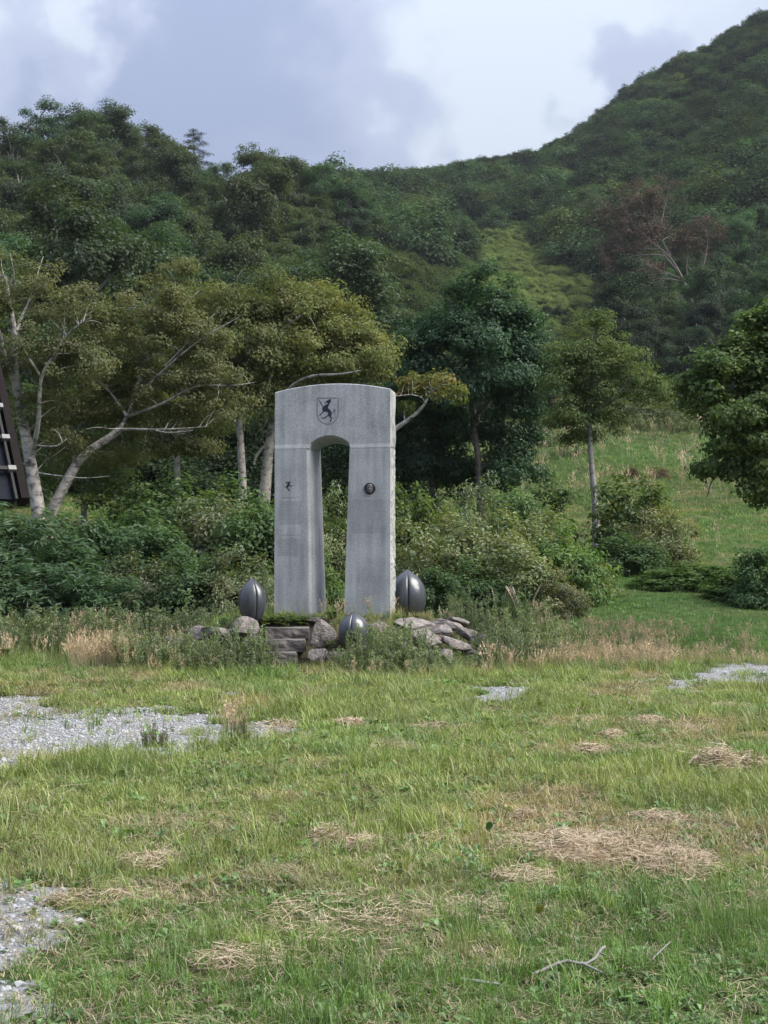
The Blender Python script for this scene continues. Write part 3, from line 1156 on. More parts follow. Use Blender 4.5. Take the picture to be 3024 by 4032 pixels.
def lintel_mesh():
    def top(x):
        t = (x - XL) / (XR - XL)
        zl, zr = mlocal(1084, 1544)[1], mlocal(1536, 1530)[1]
        ap = mlocal(1310, 1510)[1]
        base = zl + (zr - zl) * t
        return base + (ap - (zl + zr) / 2) * (1 - (2 * t - 1) ** 2)
    xf0, xf1 = mlocal(1217, 1765)[0], mlocal(1379, 1763)[0]
    xb0, xb1 = mlocal(1262, 1782, D)[0], mlocal(1379, 1763)[0] - 0.06
    hf = mlocal(1292, 1720)[1] - ZJ
    hb = mlocal(1337, 1748, D)[1] - ZJ
    nleg, nop = 14, 36
    V, ncol = [], 0
    prof_n = None
    for side, cnt in (('l', nleg), ('o', nop), ('r', nleg + 1)):
        for i in range(cnt):
            loop = []
            vs = [0, 0.06, 0.14, 0.3, 0.5, 0.7, 0.9, 1.0]
            under = []
            for v in vs:
                a0, a1 = xf0 + (xb0 - xf0) * v, xf1 + (xb1 - xf1) * v
                hh = hf + (hb - hf) * v
                # soft outer lip of the arch
                lip = 0.03 * max(0, 1 - v / 0.14)
                if side == 'l':
                    x, z = XL + (a0 - XL) * i / nleg, ZJ
                elif side == 'o':
                    t = i / nop
                    x = a0 + (a1 - a0) * t
                    z = ZJ + hh * (math.sin(math.pi * (t * 0.96 + 0.02)) ** 0.62 if 0 < t < 1 else 0) + (lip if 0 < t < 1 else 0)
                else:
                    t = i / nleg
                    x, z = a1 + (XR - a1) * t, ZJ
                under.append((x, v * D, z))
            x, y0, z0 = under[0]
            tp = top(x)
            zb = max(ZJ + BAND, z0 + 0.004)
            front = [(x, SETB if z0 > ZJ + BAND - 0.004 else 0.0, z0), (x, SETB, zb)]
            for k in range(1, 9):
                front.append((x, SETB, zb + (tp - 0.012 - zb) * k / 8))
            xb = under[-1][0]
            topp = [(x, SETB + 0.012, tp)] + [(x + (xb - x) * k / 5, SETB + 0.012 + (D - SETB - 0.012) * k / 5, top(x + (xb - x) * k / 5)) for k in range(1, 6)]
            back = [(xb, D, tp + (under[-1][2] - tp) * k / 6) for k in range(1, 6)]
            loop = front + topp + back + under[::-1][:-1]
            prof_n = len(loop)
            V.append(loop)
            ncol += 1
    V = np.array(V).reshape(-1, 3)
    n = prof_n
    # rough-hewn ends
    Fc = []
    for i in range(ncol - 1):
        for k in range(n):
            a, b = i * n + k, i * n + (k + 1) % n
            Fc.append((a, a + n, b + n, b))
    nf = len(Fc)
    end_faces = []
    extra = []
    for col, sgn, amp, seed in ((0, -1, 0.035, 3), (ncol - 1, 1, 0.05, 9)):
        ring = V[col * n:(col + 1) * n]
        cen = ring.mean(0)
        prev = [col * n + k for k in range(n)]
        for s in (0.93, 0.8, 0.62, 0.42, 0.22):
            cur = []
            for k in range(n):
                p = cen + (ring[k] - cen) * s
                p[0] = ring[k][0] * 0 + cen[0] + sgn * rough_side(0, p[2], p[1], amp * (1 if s < 0.9 else 0.9), seed)
                extra.append(p)
                cur.append(len(V) + len(extra) - 1)
            for k in range(n):
                q = (prev[k], prev[(k + 1) % n], cur[(k + 1) % n], cur[k])
                end_faces.append(q if sgn > 0 else q[::-1])
            prev = cur
        end_faces.append(tuple(prev) if sgn > 0 else tuple(prev[::-1]))
    V = np.r_[V, np.array(extra)]
    m = mesh('lintel', V, Fc + end_faces, MAT_GRANITE)
    m.materials.append(MAT_GRANITE_ROUGH)
    for i in range(nf, len(m.polygons)):
        m.polygons[i].material_index = 1
    return m


link('lintel', lintel_mesh(), mono)['label'] = 'arched top stone with a shield crest'

MAT_INLAY = plain_mat('dark_blue_inlay', (0.012, 0.018, 0.035), 0.5, 0.4)
MAT_INLAY_G = plain_mat('grey_inlay', (0.12, 0.13, 0.15), 0.7, 0.3)
MAT_BRONZE_D = plain_mat('dark_bronze', (0.03, 0.028, 0.03), 0.45, 0.5, 0.3)
MAT_BRONZE_L = plain_mat('worn_bronze', (0.115, 0.110, 0.112), 0.5, 0.5, 0.2)
MAT_ENGRAVE = plain_mat('engraved_granite', (0.235, 0.245, 0.255), 0.9, 0.2)


def plate(name, pts2, y, th, mat, parent):
    """flat shape in the monument's face plane with real thickness"""
    n = len(pts2)
    tri = geometry.tessellate_polygon([[Vector((a, b, 0)) for a, b in pts2]])
    V = [(a, y - th, b) for a, b in pts2] + [(a, y + 0.01, b) for a, b in pts2]
    Fc = []
    for t in tri:
        a, b, c = [Vector(V[i]) for i in t]
        f = tuple(t) if (b - a).cross(c - a).y < 0 else tuple(t)[::-1]
        Fc.append(f)
    for i in range(n):
        j = (i + 1) % n
        Fc.append((i, j, j + n, i + n))
    return link(name, mesh(name, V, Fc, mat), parent)


def strokes(name, lines, y, th, mat, parent, closed=False):
    """ribbons (list of (points, width)) in the face plane, joined in one part"""
    V, Fc = [], []
    for pts2, w in lines:
        P = [Vector((a, b)) for a, b in pts2]
        n = len(P)
        for i, p in enumerate(P):
            a = P[i - 1] if (i > 0 or closed) else p
            b = P[(i + 1) % n] if (i < n - 1 or closed) else p
            d = (b - a)
            d = d.normalized() if d.length > 1e-9 else Vector((1, 0))
            s = Vector((-d.y, d.x)) * w / 2
            for yy in (y - th, y + 0.008):
                V += [(p.x - s.x, yy, p.y - s.y), (p.x + s.x, yy, p.y + s.y)]
        base = len(V) - 4 * n
        for i in range(n if closed else n - 1):
            a, b = base + 4 * i, base + 4 * ((i + 1) % n)
            Fc += [(a, b, b + 1, a + 1), (a, a + 2, b + 2, b), (a + 1, b + 1, b + 3, a + 3)]
    return link(name, mesh(name, V, Fc, mat), parent)


def emb(px, py):
    return mlocal(1230 + px / 13.825, 1550 + py / 13.825, SETB)


shield = [(270, 240), (650, 232), (1030, 230), (1410, 235), (1408, 520), (1406, 820), (1405, 1100), (1370, 1250), (1290, 1420), (1150, 1570), (980, 1640), (800, 1650),
          (620, 1610), (480, 1530), (360, 1410), (290, 1270), (260, 1100), (255, 800), (260, 500)]
strokes('shield_outline', [([emb(*p) for p in shield], 0.011)], SETB, 0.0025, MAT_INLAY_G, mono, closed=True)
beast = [(960, 270), (1010, 320), (1000, 380), (1030, 455), (960, 490), (935, 540), (905, 620), (880, 680), (845, 730), (860, 790), (930, 870), (1000, 930), (1040, 1010),
         (1060, 1060), (1045, 1130), (1025, 1180), (1020, 1240), (1065, 1310), (1060, 1390), (1035, 1450), (1010, 1510), (970, 1550), (935, 1520), (980, 1450), (1010, 1390),
         (1010, 1335), (975, 1290), (915, 1265), (925, 1200), (885, 1205), (850, 1215), (800, 1240), (730, 1290), (690, 1345), (600, 1365), (550, 1360), (485, 1255),
         (505, 1240), (565, 1315), (620, 1310), (680, 1270), (760, 1210), (830, 1170), (860, 1110), (865, 1050), (830, 1000), (760, 975), (680, 975), (620, 990), (560, 1060),
         (490, 1125), (430, 1190), (400, 1215), (365, 1185), (430, 1110), (510, 1050), (560, 980), (578, 920), (525, 850), (530, 810), (560, 790), (565, 720), (550, 680),
         (505, 610), (440, 520), (350, 370), (385, 375), (455, 460), (540, 580), (575, 665), (605, 690), (650, 665), (700, 610), (800, 575), (835, 540), (840, 500), (800, 485),
         (750, 500), (700, 520), (690, 490), (740, 430), (800, 370), (880, 335), (930, 320)]
plate('crest_beast', [emb(*p) for p in beast], SETB, 0.003, MAT_INLAY, mono)
plate('crest_tail', [emb(*p) for p in [(1085, 1030), (1150, 990), (1140, 860), (1190, 850), (1270, 905), (1240, 950), (1235, 1010), (1200, 1045), (1090, 1048)]], SETB, 0.0025, MAT_INLAY_G, mono)


def ski(px, py):
    return mlocal(1080 + px / 6.146, 1860 + py / 6.146)


plate('skier_emblem', [ski(*p) for p in [(392, 228), (385, 262), (368, 282), (372, 300), (400, 318), (445, 300), (440, 316), (395, 336), (362, 312), (352, 350), (325, 362), (372, 425), (396, 440),
                                         (360, 446), (300, 372), (248, 330), (252, 322), (300, 350), (312, 300), (322, 268), (300, 250), (268, 238), (300, 224), (340, 240), (362, 218)]], 0, 0.003, MAT_INLAY, mono)


def inscription(blocks, parent):
    """illegible engraved lettering: rows of little cut strokes"""
    rg = np.random.default_rng(5)
    V, Fc = [], []

    def bar(x0, z0, x1, z1, w):
        d = Vector((x1 - x0, z1 - z0))
        if d.length < 1e-6:
            return
        d.normalize()
        s = Vector((-d.y, d.x)) * w / 2
        i = len(V)
        for yy in (-0.0012, 0.004):
            V.extend([(x0 - s.x, yy, z0 - s.y), (x1 - s.x, yy, z1 - s.y), (x1 + s.x, yy, z1 + s.y), (x0 + s.x, yy, z0 + s.y)])
        Fc.extend([(i, i + 1, i + 2, i + 3), (i, i + 4, i + 5, i + 1), (i + 2, i + 6, i + 7, i + 3)])
    for (x0, y0, x1, y1, ch) in blocks:
        ax, az = mlocal(x0, y0)
        bx, bz = mlocal(x1, y1)
        z = az
        while z > bz:
            x = ax + rg.uniform(0, 0.02)
            end = bx - rg.uniform(0, 0.06)
            while x < end:
                for _ in range(3):
                    u = rg.random(4)
                    if rg.random() < 0.5:
                        bar(x + ch * 0.1, z - ch * u[0] * 0.9, x + ch * 0.8, z - ch * u[0] * 0.9, ch * 0.17)
                    else:
                        bar(x + ch * u[1] * 0.8, z, x + ch * u[1] * 0.8 + ch * 0.1 * (u[2] - .5), z - ch * 0.9, ch * 0.17)
                x += ch * 1.08
            z -= ch * 1.5
    return link('inscription', mesh('inscription', V, Fc, MAT_ENGRAVE), parent)


inscription([(1106, 1957, 1178, 1964, 0.022), (1096, 1974, 1192, 2064, 0.0165), (1100, 2104, 1184, 2110, 0.022), (1092, 2120, 1184, 2184, 0.0165)], mono)
inscription([(1424, 1953, 1482, 1960, 0.022), (1385, 1968, 1520, 2100, 0.021)], mono)


def medallion():
    cx, cz = mlocal(1456, 1923.5)
    r = 22.9 / F * MY
    V, Fc = [], []
    n = 40
    for k in range(n):
        a = 2 * math.pi * k / n
        V += [(cx + r * math.cos(a), 0.01, cz + r * math.sin(a)), (cx + r * math.cos(a), -0.012, cz + r * math.sin(a)), (cx + r * 0.9 * math.cos(a), -0.018, cz + r * 0.9 * math.sin(a)),
              (cx + r * 0.82 * math.cos(a), -0.012, cz + r * 0.82 * math.sin(a))]
    for k in range(n):
        a, b = 4 * k, 4 * ((k + 1) % n)
        for q in range(3):
            Fc.append((a + q, b + q, b + q + 1, a + q + 1))
    Fc.append(tuple(4 * k + 3 for k in range(n)))
    md = link('medallion', mesh('medallion', V, [f[::-1] if len(f) > 4 else f for f in Fc], MAT_BRONZE_D), mono)
    # low relief of a bald head, three-quarter view: a domed oval with brow, nose and chin
    V, Fc = [], []
    nu, nv = 24, 20
    for i in range(nu + 1):
        for j in range(nv + 1):
            u, v = -1 + 2 * i / nu, -1 + 2 * j / nv
            hw = 0.53 * (1 - 0.30 * max(0, -v) ** 1.5) * math.sqrt(max(0.0, 1 - abs(v) ** 3.2))
            x = u * hw * r + 0.0 * r
            z = v * 0.86 * r - 0.02 * r
            hgt = 0.030 * math.sqrt(max(0.0, 1 - u * u)) * math.sqrt(max(0.0, 1 - v ** 4))
            hgt += 0.012 * math.exp(-((u + 0.05) / 0.16) ** 2 - ((v + 0.05) / 0.22) ** 2)          # nose
            hgt -= 0.008 * (math.exp(-((u + 0.38) / 0.2) ** 2 - ((v - 0.12) / 0.1) ** 2) + math.exp(-((u - 0.30) / 0.2) ** 2 - ((v - 0.12) / 0.1) ** 2))
            hgt -= 0.006 * math.exp(-((u + 0.03) / 0.3) ** 2 - ((v + 0.42) / 0.06) ** 2)
            V.append((cx + x, -0.011 - hgt, cz + z))
    for i in range(nu):
        for j in range(nv):
            a = i * (nv + 1) + j
            Fc.append((a, a + nv + 1, a + nv + 2, a + 1))
    link('portrait_relief', mesh('portrait_relief', V, Fc, MAT_BRONZE_L, True), md)


medallion()

# ------------------------------------------------------------------ bud-shaped polished stones
MAT_POLISH = polished_mat('polished_dark_granite')


def petal_mesh():
    prof = [(0.0, 0.50), (0.02, 0.60), (0.08, 0.72), (0.16, 0.84), (0.25, 0.93), (0.34, 0.985), (0.43, 1.0), (0.52, 0.985), (0.61, 0.935), (0.70, 0.85),
            (0.78, 0.72), (0.85, 0.55), (0.91, 0.36), (0.955, 0.18), (0.985, 0.06), (1.0, 0.0)]
    zz = np.array([p[0] for p in prof])
    rr = np.array([p[1] for p in prof])
    zs = np.linspace(0, 1, 40) ** 0.9
    rs = np.interp(zs, zz, rr)
    rs = np.convolve(np.pad(rs, 1, mode='edge'), [0.25, 0.5, 0.25], 'valid')
    rs[-1] = 0.0
    na = 26
    V, Fc = [], []
    for z, r_ in zip(zs, rs):
        for k in range(na + 1):
            a = -math.pi / 4 + (math.pi / 2) * k / na
            u = abs(a) / (math.pi / 4)
            bulge = 1.0 - 0.025 * u ** 2 - 0.10 * max(0, (u - 0.88) / 0.12) ** 2
            V.append((math.sin(a) * r_ * bulge, -math.cos(a) * r_ * bulge, z))
        V.append((0, 0, z))
    w = na + 2
    for i in range(len(zs) - 1):
        for k in range(na):
            a = i * w + k
            Fc.append((a, a + 1, a + w + 1, a + w))
    Fc.append(tuple(range(na + 1))[::-1] + (na + 1,))
    return mesh('petal', V, Fc, MAT_POLISH, True)


PETAL = petal_mesh()
for sx, sy, Y, wid, hgt, rz, lab in (
        (993, 2440, 23.2, 100, 164, R(-20), 'polished grey bud-shaped stone left of the granite arch'),
        (1603, 2432, 24.5, 140, 190, R(48), 'largest polished grey bud-shaped stone, right behind the granite arch'),
        (1391, 2548, 22.35, 112, 140, R(36), 'polished grey bud-shaped stone in front of the arch, half hidden by weeds')):
    b = empty('bud_stone', pt(sx, sy, Y) - Vector((0, 0, 0.02)), lab, 'stone sculpture', 'polished bud stones round the arch', rot=(0, 0, rz))
    s = wid / F * Y / 2 * 1.1
    h = hgt / F * Y + 0.02
    for k in range(4):
        link('petal', PETAL, b, rot=(0, 0, k * math.pi / 2), scale=(s, s, h))

# ------------------------------------------------------------------ rock mound
MAT_ROCK = noisy_mat('weathered_rock', [(0.28, (0.055, 0.048, 0.046)), (0.48, (0.15, 0.135, 0.13)), (0.72, (0.30, 0.285, 0.275))], scale=3.2, detail=8, bump=0.7, bscale=9, objtint=True, dist=0.05)
MAT_EARTH = noisy_mat('mound_earth', [(0.3, (0.035, 0.028, 0.018)), (0.7, (0.08, 0.075, 0.035))], scale=6, bump=0.6)
rk = empty('rock_mound', (MC[0], MC[1], 0), 'low mound of weathered rocks carrying the granite arch', 'rock mound')


def build_mound():
    gx, gy = np.meshgrid(np.linspace(-3.6, 3.3, 70), np.linspace(-2.9, 2.7, 60), indexing='ij')
    x, y = gx.ravel() + MC[0], gy.ravel() + MC[1]
    z = mound(x, y) - 0.03 + 0.04 * (fbm(x, y, 2, 4, 3) - 0.5)
    z = np.where(mound(x, y) < 0.004, -0.25, z)
    idx = np.arange(gx.size).reshape(gx.shape)
    f = np.stack([idx[:-1, :-1], idx[1:, :-1], idx[1:, 1:], idx[:-1, 1:]], -1).reshape(-1, 4)
    link('earth_core', mesh('earth_core', np.c_[gx.ravel(), gy.ravel(), z], f, MAT_EARTH, True), rk)
    rg = np.random.default_rng(21)
    stones = []
    for i in range(9):
        V, Fc = blob_mesh(rg, 3, 0.06, 15)
        d = fbm(V[:, 0] * 2 + i * 3, V[:, 1] * 2 + V[:, 2], 1.1, 8 + i, 4)
        V = V * (0.92 + 0.16 * d)[:, None]
        stones.append(mesh('stone', V, Fc, MAT_ROCK, False))
    o = Vector((MC[0], MC[1], 0))

    def put(sx, sy, Y, w, h, k=0, rz=0.0, tilt=(0, 0), dp=0.8, tint=1.0):
        p = pt(sx, sy, Y) - o
        s = w / F * Y / 2
        hz = h / F * Y / 2
        q = link('stone', stones[k % 9], rk, p, (tilt[0], tilt[1], rz), (s * 1.15, s * dp, hz * (1.15 if sx < 1420 else 0.95)))
        q.color = (tint, tint * 0.97, tint * 0.95, 1)
    put(950, 2480, 22.8, 150, 90, 0, 0.3, (0.2, -0.1))
    put(860, 2500, 22.7, 170, 80, 1, 1.2, (0.2, 0.2), tint=0.9)
    put(780, 2505, 22.9, 150, 90, 2, 2.0, (0.2, 0.2), tint=0.8)
    put(700, 2540, 22.9, 130, 80, 3, 0.9, (0.2, 0.3), tint=0.8)
    put(655, 2575, 23.0, 120, 70, 4, 0.4, tint=0.8)
    put(1000, 2540, 22.4, 90, 90, 5, 0.7, tint=0.7)
    put(1262, 2500, 22.55, 125, 130, 6, 0.5, (0.45, 0.1), 0.7, 1.15)
    put(1250, 2585, 22.15, 130, 90, 7, 1.4, (0.3, 0), 0.7, 0.95)
    put(1330, 2590, 22.1, 110, 70, 8, 0.2, (0.2, 0.1), tint=0.85)
    put(1390, 2575, 22.3, 150, 55, 0, 0.6, tint=0.9)
    put(1480, 2570, 22.2, 150, 90, 1, 2.2, (0.2, 0))
    put(1480, 2470, 22.9, 130, 50, 2, 0.5, tint=0.85)
    put(1560, 2560, 22.3, 140, 120, 3, 0.8, (0.25, 0.1))
    put(1640, 2470, 23.3, 180, 80, 4, 0.3, (0.2, 0.1), tint=1.25)
    put(1690, 2520, 22.8, 170, 90, 5, 1.1, (0.3, 0.1), tint=1.2)
    put(1640, 2590, 22.2, 150, 100, 6, 0.1, (0.2, 0.1))
    put(1745, 2455, 23.7, 150, 60, 7, 0.2, (0.15, 0.1), tint=1.3)
    put(1790, 2450, 24.2, 140, 60, 8, 1.9, (0.1, 0.25), tint=1.1)
    put(1745, 2495, 23.2, 120, 80, 0, 2.6, (0.2, 0.35), tint=1.35)
    put(1790, 2535, 22.9, 130, 70, 1, 0.1, (0.2, 0.4), tint=1.15)
    put(1760, 2585, 22.5, 130, 80, 2, 1.3, (0.2, 0.3), tint=1.1)
    put(1850, 2500, 23.6, 120, 70, 3, 0.6, (0.1, 0.4), tint=1.1)
    put(1880, 2530, 23.4, 120, 60, 4, 2.1, (0.1, 0.4), tint=1.25)
    put(1860, 2570, 23.0, 110, 70, 5, 0.2, (0.1, 0.4), tint=1.0)
    put(1905, 2575, 23.2, 90, 60, 6, 0.9, (0.1, 0.5), tint=1.2)
    put(1930, 2600, 23.2, 80, 60, 7, 0.4, (0.1, 0.5), tint=0.9)
    put(1250, 2440, 23.4, 80, 30, 8, 0.4, tint=0.9)
    put(1420, 2445, 23.4, 120, 34, 0, 1.4, tint=0.9)


build_mound()


def build_steps():
    st = empty('stone_steps', pt(1110, 2600, 22.3), 'three rough stone steps rising to the left leg of the arch', 'steps')
    o = st.location.copy()
    rg = np.random.default_rng(33)
    for (sx0, sx1, syt, Yf, th, dp) in ((1042, 1212, 2473, 22.95, 0.17, 0.42), (1030, 1196, 2521, 22.55, 0.18, 0.45), (985, 1165, 2570, 22.15, 0.26, 0.46)):
        a, b = pt(sx0, syt, Yf), pt(sx1, syt, Yf)
        nx, ny, nz_ = 26, 8, 6
        import bmesh
        bm = bmesh.new()
        bmesh.ops.create_cube(bm, size=1.0)
        bmesh.ops.subdivide_edges(bm, edges=bm.edges[:], cuts=9, use_grid_fill=True)
        V = np.array([v.co[:] for v in bm.verts])
        Fc = [tuple(v.index for v in f.verts) for f in bm.faces]
        bm.free()
        L_ = b.x - a.x
        r0 = rg.integers(0, 50)
        edge = np.maximum(np.abs(V[:, 1]), np.abs(V[:, 2])) * 2
        P = V * np.array([L_, dp, th])
        nz1 = fbm(P[:, 0] * 4 + r0, P[:, 2] * 6 + P[:, 1] * 4, 1.0, int(r0), 4) - 0.5
        P[:, 1] += nz1 * 0.11 * (V[:, 1] < -0.3)
        P[:, 2] += (fbm(P[:, 0] * 3 + r0, P[:, 1] * 5, 1.0, int(r0) + 4, 3) - 0.5) * 0.05
        P[:, 0] += (fbm(P[:, 1] * 5 + r0, P[:, 2] * 5, 1.0, int(r0) + 9, 3) - 0.5) * 0.12 * (np.abs(V[:, 0]) > 0.4)
        P *= 1 - 0.05 * (edge > 1.9)[:, None] * np.array([0, 1, 1])
        c = Vector(((a.x + b.x) / 2, Yf + dp / 2, a.z - th / 2)) - o
        q = link('step', mesh('step', P, Fc, MAT_ROCK, False), st, c)
        q.color = (0.68, 0.66, 0.64, 1)


build_steps()

# ------------------------------------------------------------------ hut with steep dark roof at the left edge
MAT_ROOF = plain_mat('dark_roof_metal', (0.006, 0.008, 0.014), 0.75, 0.15, 0.0, 0.3, 3)
MAT_BOARD = plain_mat('dark_brown_board', (0.010, 0.007, 0.007), 0.85, 0.15)
MAT_PIPE = plain_mat('galvanised_pipe', (0.035, 0.034, 0.032), 0.8, 0.2, 0.0)
MAT_CAP = plain_mat('pale_cap', (0.22, 0.225, 0.215), 0.8)
MAT_WALL = plain_mat('dark_timber_wall', (0.05, 0.038, 0.03), 0.8)


def box_between(name, p, q, w, h, mat, parent, o, up=Vector((0, 0, 1))):
    p, q = Vector(p), Vector(q)
    d = (q - p).normalized()
    s = d.cross(up).normalized() * w / 2
    u = s.cross(d).normalized() * h / 2
    V = []
    for e in (p, q):
        for a, b in ((-1, -1), (1, -1), (1, 1), (-1, 1)):
            V.append(e + s * a + u * b - o)
    Fc = [(0, 1, 2, 3), (7, 6, 5, 4), (0, 4, 5, 1), (1, 5, 6, 2), (2, 6, 7, 3), (3, 7, 4, 0)]
    return link(name, mesh(name, V, Fc, mat), parent)


def build_hut():
    A = pt(76, 1966, 16.0)
    B = pt(-27, 1478, 16.9)
    vd = (B - A)
    hz = Vector((vd.x, vd.y, 0)).normalized()
    ev = Vector((-hz.y, hz.x, 0))          # along the eave, to the left
    if ev.x > 0:
        ev = -ev
    ridge = A + vd * 2.1
    W = 4.6
    nrm = ev.cross(vd).normalized()
    if nrm.y > 0:
        nrm = -nrm
    hut = empty('roadside_hut', Vector((A.x - 2.3, A.y + 1.4, 0)), 'hut with a steep dark metal roof at the left edge of the view', 'hut')
    o = hut.location.copy()

    def slab(name, p, e, v, th, n, mat):
        V = []
        for k in (0, -th):
            V += [p + n * k - o, p + e + n * k - o, p + e + v + n * k - o, p + v + n * k - o]
        link(name, mesh(name, V, [(0, 1, 2, 3), (7, 6, 5, 4), (0, 4, 5, 1), (1, 5, 6, 2), (2, 6, 7, 3), (3, 7, 4, 0)], mat), hut)
    # standing-seam sheets of the front slope, then the rear slope in one
    ns = 11
    for k in range(ns):
        slab('roof_sheet', A + ev * (W * k / ns + 0.004), ev * (W / ns - 0.008), vd * 2.1, 0.05, nrm, MAT_ROOF)
        if k:
            box_between('roof_seam', A + ev * (W * k / ns) + nrm * 0.012, A + ev * (W * k / ns) + vd * 2.1 + nrm * 0.012, 0.02, 0.03, MAT_ROOF, hut, o, nrm)
    v2 = Vector((hz.x * 1.9 + 0, hz.y * 1.9, -vd.z * 2.1))
    n2 = ev.cross(v2).normalized()
    if n2.z < 0:
        n2 = -n2
    slab('rear_roof_sheet', ridge, ev * W, v2, 0.05, n2, MAT_ROOF)
    box_between('verge_board', A - ev * 0.045 - vd * 0.02, ridge - ev * 0.045, 0.09, 0.16, MAT_BOARD, hut, o, nrm)
    box_between('verge_pipe', A + ev * 0.05 + nrm * 0.05 - vd * 0.02, ridge + ev * 0.05 + nrm * 0.05, 0.028, 0.03, MAT_PIPE, hut, o, nrm)
    for f in (0.205, 0.45, 0.705, 0.96, 1.22, 1.5):
        p = A + vd * f + nrm * 0.07
        bar = box_between('snow_bar', p + ev * 0.06, p + ev * (W - 0.1), 0.05, 0.04, MAT_PIPE, hut, o, nrm)
        V = []
        box_between('bar_cap', p - ev * 0.005, p + ev * 0.085, 0.06, 0.06, MAT_CAP, bar, o, nrm)
    # walls under the eave, outside the picture to the left
    w0 = A + ev * 1.0 + hz * 0.45
    w1 = A + ev * (W - 0.3) + hz * 0.45
    w2 = w1 + hz * 1.6
    w3 = w0 + hz * 1.6
    V = []
    for p in (w0, w1, w2, w3):
        V += [Vector((p.x, p.y, -0.1)) - o, Vector((p.x, p.y, A.z + 0.35)) - o]
    link('wall', mesh('wall', V, [(0, 2, 3, 1), (2, 4, 5, 3), (4, 6, 7, 5), (6, 0, 1, 7)], MAT_WALL), hut)
    for e in (0.12, W - 0.12):
        p = A + ev * e * 1.0 + hz * 1.2
        if e < 1:
            p = A + ev * 1.2 + hz * 0.3
        box_between('post', (p.x, p.y, -0.1), (p.x, p.y, A.z + 0.25), 0.12, 0.12, MAT_WALL, hut, o, Vector((0, 1, 0)))


build_hut()

# ------------------------------------------------------------------ trees and shrubs
BARK_BIRCH = birch_mat('birch_bark')
BARK_GREY = birch_mat('grey_bark', (0.27, 0.255, 0.24), (0.05, 0.045, 0.04), 0.47)
BARK_DARK = birch_mat('dark_bark', (0.12, 0.105, 0.09), (0.03, 0.026, 0.022), 0.5)
BARK_MOTTLED = birch_mat('mottled_birch_bark', (0.36, 0.335, 0.30), (0.05, 0.043, 0.038), 0.51)
BARK_DEAD = birch_mat('bare_reddish_bark', (0.24, 0.20, 0.17), (0.09, 0.065, 0.052), 0.45)
BARK_FOREST = birch_mat('forest_bark', (0.20, 0.185, 0.17), (0.045, 0.04, 0.036), 0.5)
LEAF = {
    'birch': leaf_mat('olive_birch_leaf', [(0.072, 0.084, 0.034), (0.112, 0.120, 0.050), (0.150, 0.142, 0.064), (0.180, 0.150, 0.074)]),
    'oak': leaf_mat('yellow_green_leaf', [(0.078, 0.108, 0.036), (0.122, 0.150, 0.052), (0.168, 0.182, 0.066), (0.22, 0.20, 0.074)]),
    'maple': leaf_mat('dark_green_leaf', [(0.026, 0.056, 0.028), (0.042, 0.086, 0.042), (0.064, 0.118, 0.060)], gloss=0.022),
    'lime': leaf_mat('bright_broad_leaf', [(0.046, 0.080, 0.026), (0.084, 0.130, 0.042), (0.140, 0.180, 0.060)], gloss=0.022),
    'forest': leaf_mat('forest_leaf', [(0.036, 0.066, 0.030), (0.060, 0.098, 0.042), (0.092, 0.130, 0.054)], gloss=0.02),
    'conifer': leaf_mat('conifer_needle', [(0.016, 0.028, 0.018), (0.030, 0.046, 0.026), (0.045, 0.060, 0.032)], trans=0.1, gloss=0.03),
    'shrub': leaf_mat('shrub_leaf', [(0.046, 0.080, 0.032), (0.082, 0.130, 0.050), (0.128, 0.182, 0.070)], gloss=0.022),
    'mixed': leaf_mat('mixed_shrub_leaf', [(0.058, 0.086, 0.034), (0.098, 0.128, 0.050), (0.145, 0.158, 0.064), (0.18, 0.14, 0.068)], gloss=0.05),
    'sasa': leaf_mat('bamboo_grass_leaf', [(0.044, 0.080, 0.036), (0.076, 0.124, 0.054), (0.12, 0.172, 0.078)], gloss=0.022),
    'weed': leaf_mat('weed_leaf', [(0.072, 0.100, 0.050), (0.115, 0.148, 0.072), (0.165, 0.195, 0.098)], gloss=0.05),
    'dead': leaf_mat('reddish_dead_leaf', [(0.070, 0.050, 0.036), (0.105, 0.074, 0.052), (0.14, 0.098, 0.066)], trans=0.1, gloss=0.02),
    'orange': leaf_mat('orange_autumn_leaf', [(0.11, 0.125, 0.04), (0.16, 0.165, 0.05), (0.24, 0.18, 0.05), (0.30, 0.14, 0.06)]),
}


